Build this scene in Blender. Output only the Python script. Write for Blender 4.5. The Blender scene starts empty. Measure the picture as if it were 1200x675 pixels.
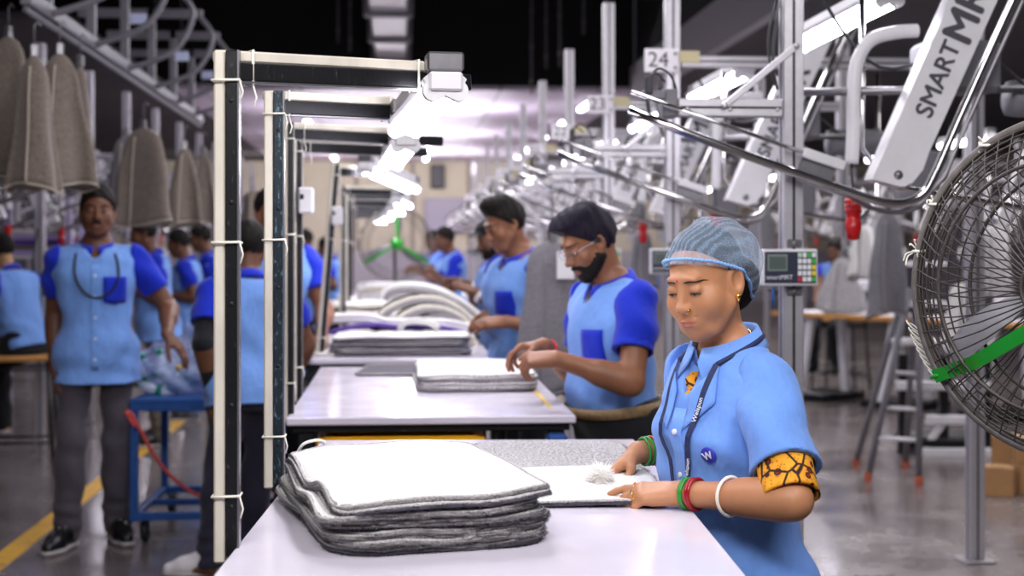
import bpy, bmesh, math, random
import numpy as np
from mathutils import Vector, Matrix
from mathutils.bvhtree import BVHTree

random.seed(7)
SC = bpy.context.scene
COL = SC.collection
F, HY, CAMZ = 1667.0, 290.0, 1.39
AZ = math.radians(4.46)
CA, SA = math.cos(AZ), math.sin(AZ)
R = math.radians
PI = math.pi


def UD(u, d, z=0.0):
    """camera-right / camera-depth metres -> world (rows run along +Y)"""
    return Vector((u * CA + d * SA, -u * SA + d * CA, z))


def W(px, py, d):
    return UD((px - 600) * d / F, d, CAMZ - (py - HY) * d / F)


def WZ(px, py, z):
    d = (CAMZ - z) * F / (py - HY)
    return W(px, py, d)


def PY(px, py, Y):
    k = (px - 600) / F
    d = Y / (CA - k * SA)
    return W(px, py, d)


def PX(px, py, X):
    k = (px - 600) / F
    d = X / (k * CA + SA)
    return W(px, py, d)


def FACE(deg):
    """heading: 0 = towards the camera, -90 = towards image left"""
    return R(deg) - AZ


# ------------------------------------------------------------------ materials
def lin(c):
    if isinstance(c, str):
        c = [int(c[i:i + 2], 16) / 255 for i in (0, 2, 4)]
    return tuple(((x / 12.92) if x <= 0.04045 else ((x + 0.055) / 1.055) ** 2.4) for x in c) + (1.0,)


class NT:
    def __init__(s, name):
        s.m = bpy.data.materials.new(name)
        s.m.use_nodes = True
        s.t = s.m.node_tree
        s.b = s.t.nodes['Principled BSDF']
        s.out = s.t.nodes['Material Output']

    def n(s, typ, **kw):
        nd = s.t.nodes.new(typ)
        for k, v in kw.items():
            if k.startswith('i_'):
                nd.inputs[int(k[2:])].default_value = v
            else:
                setattr(nd, k, v)
        return nd

    def l(s, a, b):
        s.t.links.new(a, b)

    def coord(s, scale=(1, 1, 1), which='Object'):
        tc = s.n('ShaderNodeTexCoord')
        mp = s.n('ShaderNodeMapping')
        mp.inputs['Scale'].default_value = scale
        s.l(tc.outputs[which], mp.inputs[0])
        return mp.outputs[0]

    def noise(s, scale, detail=3, rough=0.5, vec=None):
        nd = s.n('ShaderNodeTexNoise')
        nd.inputs['Scale'].default_value = scale
        nd.inputs['Detail'].default_value = detail
        nd.inputs['Roughness'].default_value = rough
        s.l(vec if vec is not None else s.coord(), nd.inputs['Vector'])
        return nd.outputs['Fac']

    def ramp(s, fac, stops):
        nd = s.n('ShaderNodeValToRGB')
        e = nd.color_ramp.elements
        while len(e) < len(stops):
            e.new(0.5)
        for q, (p, c) in zip(e, stops):
            q.position = p
            q.color = c if len(c) == 4 else lin(c)
        s.l(fac, nd.inputs[0])
        return nd.outputs[0]

    def bump(s, h, strength=0.3, dist=0.002):
        nd = s.n('ShaderNodeBump')
        nd.inputs['Strength'].default_value = strength
        nd.inputs['Distance'].default_value = dist
        s.l(h, nd.inputs['Height'])
        s.l(nd.outputs[0], s.b.inputs['Normal'])
        return nd

    def set(s, **kw):
        for k, v in kw.items():
            s.b.inputs[k].default_value = v


MATS = {}


def mat(name, color, rough=0.5, metal=0.0, var=0.0, vscale=20, bump=0.0, bscale=60, bdist=0.002, spec=0.5, sheen=0.0, emit=None, estr=0, stretch=(1, 1, 1)):
    if name in MATS:
        return MATS[name]
    t = NT(name)
    c = lin(color)
    t.set(**{'Base Color': c, 'Roughness': rough, 'Metallic': metal, 'Specular IOR Level': spec})
    if sheen:
        t.set(**{'Sheen Weight': sheen, 'Sheen Roughness': 0.5})
    if var:
        f = t.noise(vscale, 4, 0.6, t.coord(stretch))
        a = tuple(max(0, x * (1 - var)) for x in c[:3]) + (1,)
        b = tuple(min(1, x * (1 + var)) for x in c[:3]) + (1,)
        t.l(t.ramp(f, [(0.3, a), (0.7, b)]), t.b.inputs['Base Color'])
    if bump:
        t.bump(t.noise(bscale, 4, 0.6, t.coord(stretch)), bump, bdist)
    if emit:
        t.set(**{'Emission Color': lin(emit), 'Emission Strength': estr})
    MATS[name] = t.m
    return t.m


# ------------------------------------------------------------------ mesh builder
class MB:
    def __init__(s):
        s.v, s.f, s.mi, s.sm = [], [], [], []

    def add(s, vs, fs, mi=0, smooth=True):
        o = len(s.v)
        s.v += [tuple(v) for v in vs]
        s.f += [tuple(i + o for i in f) for f in fs]
        s.mi += [mi] * len(fs)
        s.sm += [smooth] * len(fs)
        return s

    def box(s, c, size, rot=None, bev=0.0, mi=0):
        hx, hy, hz = [q / 2 for q in size]
        c = Vector(c)
        b = min(bev, hx * .9, hy * .9, hz * .9)
        vs, fs = [], []
        if b <= 0:
            P = [(x, y, z) for x in (-hx, hx) for y in (-hy, hy) for z in (-hz, hz)]
            fs = [(0, 1, 3, 2), (4, 6, 7, 5), (0, 4, 5, 1), (2, 3, 7, 6), (0, 2, 6, 4), (1, 5, 7, 3)]
            vs = P
        else:
            # chamfered box : 24 verts
            idx = {}
            for sx in (-1, 1):
                for sy in (-1, 1):
                    for sz in (-1, 1):
                        for a in range(3):
                            p = [sx * (hx - b), sy * (hy - b), sz * (hz - b)]
                            p[a] = (sx * hx, sy * hy, sz * hz)[a]
                            idx[(sx, sy, sz, a)] = len(vs)
                            vs.append(p)
            S2 = (-1, 1)
            q4 = [(-1, -1), (1, -1), (1, 1), (-1, 1)]
            for sg in S2:
                fs.append([idx[(sg, a, b_, 0)] for a, b_ in (q4 if sg > 0 else q4[::-1])])
                fs.append([idx[(a, sg, b_, 1)] for a, b_ in (q4[::-1] if sg > 0 else q4)])
                fs.append([idx[(a, b_, sg, 2)] for a, b_ in (q4 if sg > 0 else q4[::-1])])
            for a in S2:
                for b_ in S2:
                    fs.append([idx[(a, b_, -1, 0)], idx[(a, b_, -1, 1)], idx[(a, b_, 1, 1)], idx[(a, b_, 1, 0)]])
                    fs.append([idx[(a, -1, b_, 0)], idx[(a, -1, b_, 2)], idx[(a, 1, b_, 2)], idx[(a, 1, b_, 0)]])
                    fs.append([idx[(-1, a, b_, 1)], idx[(-1, a, b_, 2)], idx[(1, a, b_, 2)], idx[(1, a, b_, 1)]])
            for sx in S2:
                for sy in S2:
                    for sz in S2:
                        fs.append([idx[(sx, sy, sz, a)] for a in range(3)])
        M = rot if rot is not None else Matrix.Identity(3)
        s.add([M @ Vector(v) + c for v in vs], fs, mi, False)
        return s

    def beam(s, a, b, w, h, up=(0, 0, 1), bev=0.0, mi=0):
        a, b = Vector(a), Vector(b)
        d = (b - a)
        L = d.length
        d.normalize()
        up = Vector(up)
        x = d.cross(up)
        if x.length < 1e-4:
            x = d.cross(Vector((0, 1, 0)))
        x.normalize()
        z = x.cross(d)
        M = Matrix((x, d, z)).transposed()
        return s.box((a + b) / 2, (w, L, h), M, bev, mi)

    def tube(s, pts, r, n=10, mi=0, closed=False, cap=True):
        pts = [Vector(p) for p in pts]
        N = len(pts)
        rr = r if isinstance(r, (list, tuple)) else [r] * N
        tang = []
        for i in range(N):
            if closed:
                t = pts[(i + 1) % N] - pts[i - 1]
            else:
                t = pts[min(i + 1, N - 1)] - pts[max(i - 1, 0)]
            tang.append(t.normalized())
        ref = Vector((0, 0, 1))
        if abs(tang[0].dot(ref)) > 0.9:
            ref = Vector((0, 1, 0)) if abs(tang[0].y) < 0.9 else Vector((1, 0, 0))
        nrm = (ref - tang[0] * ref.dot(tang[0])).normalized()
        vs, fs = [], []
        for i in range(N):
            nrm = (nrm - tang[i] * nrm.dot(tang[i]))
            nrm.normalize()
            bn = tang[i].cross(nrm)
            for k in range(n):
                a = 2 * PI * k / n
                vs.append(pts[i] + (nrm * math.cos(a) + bn * math.sin(a)) * rr[i])
        for i in range(N if closed else N - 1):
            j = (i + 1) % N
            for k in range(n):
                k2 = (k + 1) % n
                fs.append((i * n + k, i * n + k2, j * n + k2, j * n + k))
        if cap and not closed:
            fs.append(tuple(range(n - 1, -1, -1)))
            fs.append(tuple((N - 1) * n + k for k in range(n)))
        return s.add(vs, fs, mi, True)

    def lathe(s, prof, c=(0, 0, 0), axis=(0, 0, 1), n=24, mi=0):
        """prof: (radius, height) list along axis from c"""
        ax = Vector(axis).normalized()
        ref = Vector((0, 0, 1)) if abs(ax.z) < 0.9 else Vector((1, 0, 0))
        x = (ref - ax * ref.dot(ax)).normalized()
        y = ax.cross(x)
        c = Vector(c)
        vs, fs = [], []
        for (r, h) in prof:
            for k in range(n):
                a = 2 * PI * k / n
                vs.append(c + ax * h + (x * math.cos(a) + y * math.sin(a)) * max(r, 1e-5))
        for i in range(len(prof) - 1):
            for k in range(n):
                k2 = (k + 1) % n
                fs.append((i * n + k, i * n + k2, (i + 1) * n + k2, (i + 1) * n + k))
        return s.add(vs, fs, mi, True)

    def prism(s, poly, a, b, M=None, mi=0, smooth=False):
        """extrude 2-D polygon (x,z) from y=a to y=b, then transform with M(4x4)"""
        n = len(poly)
        vs = [Vector((x, a, z)) for x, z in poly] + [Vector((x, b, z)) for x, z in poly]
        fs = [tuple(range(n)), tuple(range(2 * n - 1, n - 1, -1))]
        fs += [(i, i + n, (i + 1) % n + n, (i + 1) % n) for i in range(n)]
        if M is not None:
            vs = [M @ v for v in vs]
        return s.add(vs, fs, mi, smooth)

    def ball(s, c, r, n=12, m=8, mi=0, sc=(1, 1, 1)):
        prof = [(math.sin(PI * i / m), -math.cos(PI * i / m)) for i in range(m + 1)]
        o = len(s.v)
        s.lathe(prof, (0, 0, 0), (0, 0, 1), n, mi)
        c = Vector(c)
        for i in range(o, len(s.v)):
            v = s.v[i]
            s.v[i] = (c.x + v[0] * r * sc[0], c.y + v[1] * r * sc[1], c.z + v[2] * r * sc[2])
        return s

    def build(s, name, m, parent=None, label=None, **kw):
        me = bpy.data.meshes.new(name)
        me.from_pydata(s.v, [], s.f)
        for mm in (m if isinstance(m, (list, tuple)) else [m]):
            me.materials.append(mm)
        me.polygons.foreach_set('material_index', s.mi)
        me.polygons.foreach_set('use_smooth', s.sm)
        me.update()
        o = bpy.data.objects.new(name, me)
        COL.objects.link(o)
        bm = bmesh.new()
        bm.from_mesh(me)
        bmesh.ops.recalc_face_normals(bm, faces=bm.faces)
        bm.to_mesh(me)
        bm.free()
        if parent is not None:
            o.parent = parent
        if label:
            o['label'] = label
        for k, v in kw.items():
            o[k] = v
        return o


def np_mesh(name, V, Q, m, parent=None, smooth=True):
    me = bpy.data.meshes.new(name)
    me.vertices.add(len(V))
    me.vertices.foreach_set('co', np.asarray(V, np.float32).ravel())
    nq = len(Q)
    me.loops.add(nq * 4)
    me.loops.foreach_set('vertex_index', np.asarray(Q, np.int32).ravel())
    me.polygons.add(nq)
    me.polygons.foreach_set('loop_start', np.arange(0, nq * 4, 4, dtype=np.int32))
    me.polygons.foreach_set('use_smooth', np.full(nq, smooth, dtype=bool))
    me.update(calc_edges=True)
    me.validate()
    for mm in (m if isinstance(m, (list, tuple)) else [m]):
        me.materials.append(mm)
    o = bpy.data.objects.new(name, me)
    COL.objects.link(o)
    if parent is not None:
        o.parent = parent
    return o


def thing(name, label, cat, loc=(0, 0, 0), rz=0.0, group=None):
    o = bpy.data.objects.new(name, None)
    o.empty_display_size = 0.1
    COL.objects.link(o)
    o.location = loc
    o.rotation_euler = (0, 0, rz)
    tag(o, label, cat, group)
    return o


def tag(o, label, cat, group=None):
    o['label'] = label
    o['category'] = cat
    if group:
        o['group'] = group
    return o


def struct(o):
    o['kind'] = 'structure'
    return o


KIDS = {}


def copy_tree(o, parent=None):
    c = o.copy()
    COL.objects.link(c)
    if parent is not None:
        c.parent = parent
    for ch in list(o.children):
        copy_tree(ch, c)
    return c


def text_obj(name, body, size, m, parent, M, extrude=0.0008, bold=0.0, align='CENTER'):
    cu = bpy.data.curves.new(name, 'FONT')
    cu.body = body
    cu.size = size
    cu.extrude = extrude
    cu.align_x = align
    cu.align_y = 'CENTER'
    cu.materials.append(m)
    tmp = bpy.data.objects.new(name, cu)
    COL.objects.link(tmp)
    dg = bpy.context.evaluated_depsgraph_get()
    me = bpy.data.meshes.new_from_object(tmp.evaluated_get(dg))
    if bold:
        bm = bmesh.new()
        bm.from_mesh(me)
        geo = bm.verts[:] + bm.edges[:] + bm.faces[:]
        for k, (dx, dy) in enumerate(((bold, 0), (-bold, 0), (0, bold), (0, -bold))):
            d = bmesh.ops.duplicate(bm, geom=geo)
            bmesh.ops.translate(bm, verts=[v for v in d['geom'] if isinstance(v, bmesh.types.BMVert)], vec=(dx, dy, .00004 * (k + 1)))
        bm.to_mesh(me)
        bm.free()
    bpy.data.objects.remove(tmp)
    o = bpy.data.objects.new(name, me)
    COL.objects.link(o)
    o.parent = parent
    o.matrix_local = M
    return o


def frame(o, x, y, z=None):
    """4x4 from origin and axes"""
    x = Vector(x).normalized()
    y = Vector(y)
    y = (y - x * y.dot(x)).normalized()
    z = x.cross(y)
    M = Matrix((x, y, z)).transposed().to_4x4()
    M.translation = Vector(o)
    return M


# ------------------------------------------------------------------ implicit surfaces
class Field:
    def __init__(s, lo, hi, h):
        s.lo = np.array(lo, float)
        s.h = h
        s.n = np.ceil((np.array(hi) - s.lo) / h).astype(int) + 1
        s.f = np.full(s.n, 1.0, np.float32)

    def block(s, lo, hi):
        a = np.clip(np.floor((np.array(lo) - s.lo) / s.h).astype(int), 0, s.n)
        b = np.clip(np.ceil((np.array(hi) - s.lo) / s.h).astype(int) + 1, 0, s.n)
        sl = tuple(slice(i, j) for i, j in zip(a, b))
        ax = [(s.lo[i] + s.h * np.arange(a[i], b[i])).astype(np.float32) for i in range(3)]
        return sl, ax[0][:, None, None], ax[1][None, :, None], ax[2][None, None, :]

    def op(s, prim, k=0.0, mode='u'):
        fn, lo, hi = prim
        pad = max(0.02, 2 * k, 2.5 * s.h)
        sl, x, y, z = s.block(np.array(lo) - pad, np.array(hi) + pad)
        g = s.f[sl]
        if g.size == 0:
            return s
        d = fn(x, y, z).astype(np.float32)
        d = np.broadcast_to(d, g.shape)
        if mode == 'u':
            if k > 0:
                e = np.maximum(k - np.abs(g - d), 0) / k
                s.f[sl] = np.minimum(g, d) - e * e * k * 0.25
            else:
                s.f[sl] = np.minimum(g, d)
        elif mode == 's':
            d = -d
            if k > 0:
                e = np.maximum(k - np.abs(g - d), 0) / k
                s.f[sl] = np.maximum(g, d) + e * e * k * 0.25
            else:
                s.f[sl] = np.maximum(g, d)
        return s

    def xyz(s):
        ax = [(s.lo[i] + s.h * np.arange(s.n[i])).astype(np.float32) for i in range(3)]
        return ax[0][:, None, None], ax[1][None, :, None], ax[2][None, None, :]

    def cut(s, p, n):
        """keep the side where (x-p).n < 0"""
        x, y, z = s.xyz()
        s.f = np.maximum(s.f, (x - p[0]) * n[0] + (y - p[1]) * n[1] + (z - p[2]) * n[2])
        return s

    def warp(s, fn):
        x, y, z = s.xyz()
        m = np.abs(s.f) < 0.05
        d = np.broadcast_to(fn(x, y, z), s.f.shape)
        s.f = np.where(m, s.f + d, s.f).astype(np.float32)
        return s

    def mesh(s):
        f = s.f
        sg = f < 0
        c = [sg[i:f.shape[0] - 1 + i, j:f.shape[1] - 1 + j, k:f.shape[2] - 1 + k] for i in (0, 1) for j in (0, 1) for k in (0, 1)]
        anyc = c[0].copy()
        allc = c[0].copy()
        for q in c[1:]:
            anyc |= q
            allc &= q
        act = anyc & ~allc
        idx = np.argwhere(act)
        vid = np.full(act.shape, -1, np.int32)
        vid[act] = np.arange(len(idx), dtype=np.int32)
        acc = np.zeros((len(idx), 3), np.float32)
        cnt = np.zeros(len(idx), np.float32)
        cor = [(i, j, k) for i in (0, 1) for j in (0, 1) for k in (0, 1)]
        vals = [f[idx[:, 0] + i, idx[:, 1] + j, idx[:, 2] + k] for i, j, k in cor]
        for a in range(8):
            for b in range(a + 1, 8):
                df = np.array(cor[b]) - np.array(cor[a])
                if np.abs(df).sum() != 1:
                    continue
                fa, fb = vals[a], vals[b]
                m = (fa < 0) != (fb < 0)
                t = np.where(m, fa / np.where(m, fa - fb, 1), 0)
                acc += m[:, None] * (np.array(cor[a])[None, :] + t[:, None] * df[None, :])
                cnt += m
        V = (idx + acc / np.maximum(cnt, 1)[:, None]) * s.h + s.lo
        Q = []
        for ax in range(3):
            o1, o2 = (ax + 1) % 3, (ax + 2) % 3
            sl0 = [slice(None)] * 3
            sl1 = [slice(None)] * 3
            sl0[ax] = slice(0, -1)
            sl1[ax] = slice(1, None)
            for o in (o1, o2):
                sl0[o] = slice(1, -1)
                sl1[o] = slice(1, -1)
            a0 = sg[tuple(sl0)]
            a1 = sg[tuple(sl1)]
            e = np.argwhere(a0 != a1)
            if not len(e):
                continue
            flip = a0[e[:, 0], e[:, 1], e[:, 2]]
            e[:, o1] += 1
            e[:, o2] += 1

            def g(d1, d2):
                q = e.copy()
                q[:, o1] += d1
                q[:, o2] += d2
                return vid[q[:, 0], q[:, 1], q[:, 2]]
            quad = np.stack([g(-1, -1), g(0, -1), g(0, 0), g(-1, 0)], 1)
            quad[~flip] = quad[~flip][:, ::-1]
            Q.append(quad)
        Q = np.concatenate(Q) if Q else np.zeros((0, 4), int)
        Q = Q[(Q >= 0).all(1)]
        return V, Q


def rcone(a, b, ra, rb=None):
    rb = ra if rb is None else rb
    a = np.array(a, np.float32)
    b = np.array(b, np.float32)
    ab = b - a
    L2 = max(float(ab @ ab), 1e-9)

    def fn(x, y, z):
        px, py, pz = x - a[0], y - a[1], z - a[2]
        t = np.clip((px * ab[0] + py * ab[1] + pz * ab[2]) / L2, 0, 1)
        return np.sqrt((px - t * ab[0]) ** 2 + (py - t * ab[1]) ** 2 + (pz - t * ab[2]) ** 2) - (ra + t * (rb - ra))
    m = max(ra, rb)
    return fn, np.minimum(a, b) - m, np.maximum(a, b) + m


def ell(c, r, M=None):
    c = np.array(c, np.float32)
    r = np.array(r, np.float32)
    Mt = np.array(M.transposed() if M is not None else Matrix.Identity(3), np.float32)
    m = float(r.max())

    def fn(x, y, z):
        px, py, pz = x - c[0], y - c[1], z - c[2]
        q = [Mt[i, 0] * px + Mt[i, 1] * py + Mt[i, 2] * pz for i in range(3)]
        k0 = np.sqrt((q[0] / r[0]) ** 2 + (q[1] / r[1]) ** 2 + (q[2] / r[2]) ** 2)
        k1 = np.sqrt((q[0] / r[0] ** 2) ** 2 + (q[1] / r[1] ** 2) ** 2 + (q[2] / r[2] ** 2) ** 2)
        return k0 * (k0 - 1) / np.maximum(k1, 1e-6)
    return fn, c - m, c + m


def loft(fr, M, e=2.4):
    """fr rows: z, rx, ry, cx, cy in the frame M (4x4, rigid)"""
    fr = np.array(fr, np.float32)
    Mi = np.array(M.inverted(), np.float32)
    rm = float(max(fr[:, 1].max(), fr[:, 2].max())) + 0.03
    pts = np.array([M @ Vector((r_[3] + sx * rm, r_[4] + sy * rm, r_[0])) for r_ in fr for sx in (-1, 1) for sy in (-1, 1)])

    def fn(x, y, z):
        X = Mi[0, 0] * x + Mi[0, 1] * y + Mi[0, 2] * z + Mi[0, 3]
        Y = Mi[1, 0] * x + Mi[1, 1] * y + Mi[1, 2] * z + Mi[1, 3]
        Z = Mi[2, 0] * x + Mi[2, 1] * y + Mi[2, 2] * z + Mi[2, 3]
        rx = np.interp(Z, fr[:, 0], fr[:, 1])
        ry = np.interp(Z, fr[:, 0], fr[:, 2])
        cx = np.interp(Z, fr[:, 0], fr[:, 3])
        cy = np.interp(Z, fr[:, 0], fr[:, 4])
        q = ((np.abs(X - cx) / rx) ** e + (np.abs(Y - cy) / ry) ** e) ** (1 / e)
        d = (q - 1) * np.minimum(rx, ry)
        return np.maximum(np.maximum(d, Z - fr[-1, 0]), fr[0, 0] - Z)
    return fn, pts.min(0), pts.max(0)


def smooth_fr(rows, n=24):
    """refine loft rows with Catmull-Rom"""
    P = np.array(rows, float)
    out = []
    m = len(P)
    for i in range(m - 1):
        p0, p1, p2, p3 = P[max(i - 1, 0)], P[i], P[i + 1], P[min(i + 2, m - 1)]
        for t in np.linspace(0, 1, 5)[:-1]:
            out.append(0.5 * ((2 * p1) + (-p0 + p2) * t + (2 * p0 - 5 * p1 + 4 * p2 - p3) * t * t + (-p0 + 3 * p1 - 3 * p2 + p3) * t ** 3))
    out.append(P[-1])
    out = np.array(out)
    zz = np.maximum.accumulate(out[:, 0])
    out[:, 0] = zz + np.arange(len(zz)) * 1e-6
    return out


def spline(pts, n=8, closed=False):
    P = [Vector(p) for p in pts]
    m = len(P)
    out = []
    for i in range(m if closed else m - 1):
        g = (lambda j: P[j % m]) if closed else (lambda j: P[min(max(j, 0), m - 1)])
        p0, p1, p2, p3 = g(i - 1), g(i), g(i + 1), g(i + 2)
        for k in range(n):
            t = k / n
            out.append(0.5 * ((2 * p1) + (p2 - p0) * t + (2 * p0 - 5 * p1 + 4 * p2 - p3) * t * t + (3 * p1 - 3 * p2 + p3 - p0) * t ** 3))
    if not closed:
        out.append(P[-1])
    return out
# ------------------------------------------------------------------ people
def solid(prims, h, post=None):
    us = [p for p in prims if p[2] == 'u']
    lo = np.min([p[0][1] for p in us], 0) - 3 * h
    hi = np.max([p[0][2] for p in us], 0) + 3 * h
    f = Field(lo, hi, h)
    for p, k, mode in prims:
        f.op(p, k, mode)
    if post:
        post(f)
    return f.mesh()


def Rx(a):
    return Matrix.Rotation(a, 3, 'X')


def Ry(a):
    return Matrix.Rotation(a, 3, 'Y')


def Rz(a):
    return Matrix.Rotation(a, 3, 'Z')


def M4(rot, loc):
    M = rot.to_4x4()
    M.translation = Vector(loc)
    return M


def ik(a, t, l1, l2, pole):
    a, t = Vector(a), Vector(t)
    d = t - a
    L = min(max(d.length, 0.08), (l1 + l2) * 0.995)
    dn = d.normalized()
    t = a + dn * L
    x = (l1 * l1 - l2 * l2 + L * L) / (2 * L)
    hgt = math.sqrt(max(l1 * l1 - x * x, 0))
    p = Vector(pole)
    p = (p - dn * p.dot(dn)).normalized()
    return a + dn * x + p * hgt, t


def hand_prims(o, f, n, side, curls, thumb=(0.5, 0.35, 0.25), sz=1.0, splay=0.05, kf=0.004):
    """o wrist, f finger direction, n palm-out normal; side +1 left hand, -1 right"""
    f = Vector(f).normalized()
    n = Vector(n)
    n = (n - f * n.dot(f)).normalized()
    s = f.cross(n) * (-side)          # towards the thumb
    o = Vector(o)
    P = lambda a, b, c: o + (f * a + s * b + n * c) * sz
    out = []
    kn = [(.086, .027), (.090, .009), (.086, -.009), (.077, -.026)]
    for q, (a, b) in enumerate(kn):
        out.append((rcone(P(-.005, b * .55, 0), P(a, b, 0), .0155 * sz, .0115 * sz), .014, 'u'))
    out.append((rcone(P(.015, .016, .004), P(.05, .036, .008), .014 * sz, .0125 * sz), .014, 'u'))
    out.append((rcone(P(.015, -.016, .004), P(.06, -.022, .006), .0135 * sz, .0115 * sz), .014, 'u'))
    segs = [(.042, .025, .02), (.046, .029, .021), (.042, .027, .02), (.033, .02, .018)]
    tips = []
    for q, (a, b) in enumerate(kn):
        p = P(a, b, 0)
        ang = 0
        sp = splay * (1.5 - q)
        rad = [.0098, .0088, .0082, .0068] if q < 3 else [.0085, .0076, .007, .006]
        cu = curls[q]
        pts = [p]
        for j in range(3):
            ang += cu[j]
            dirv = (f * math.cos(ang) + n * math.sin(ang) + s * sp).normalized()
            p = p + dirv * segs[q][j] * sz
            pts.append(p)
        for j in range(3):
            out.append((rcone(pts[j], pts[j + 1], rad[j] * sz, rad[j + 1] * sz), kf if j else .009, 'u'))
        tips.append(pts)
    t0 = P(.028, .03, .006)
    ta, tb, tc = thumb
    d0 = (f * math.cos(.75) + s * math.sin(.75) + n * ta).normalized()
    d1 = (f * math.cos(.75 - tb) + s * math.sin(.75 - tb) + n * ta).normalized()
    d2 = (f * math.cos(.75 - tb - tc) + s * math.sin(.75 - tb - tc) + n * ta).normalized()
    t1 = t0 + d0 * .04 * sz
    t2 = t1 + d1 * .033 * sz
    t3 = t2 + d2 * .025 * sz
    out.append((rcone(t0, t1, .0135 * sz, .0108 * sz), .012, 'u'))
    out.append((rcone(t1, t2, .0108 * sz, .0095 * sz), .005, 'u'))
    out.append((rcone(t2, t3, .0095 * sz, .0075 * sz), .004, 'u'))
    return out, tips, (t1, t2, t3), (f, n, s)


RELAX = [(.35, .5, .3), (.4, .55, .35), (.45, .6, .4), (.5, .65, .4)]
FLAT = [(.1, .15, .1), (.1, .15, .1), (.12, .18, .1), (.15, .2, .12)]
GRIP = [(.75, .8, .4), (.8, .85, .5), (.85, .9, .5), (.9, .9, .5)]
PINCH = [(.7, .75, .35), (.75, .8, .4), (.6, .7, .4), (.5, .6, .4)]


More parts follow.
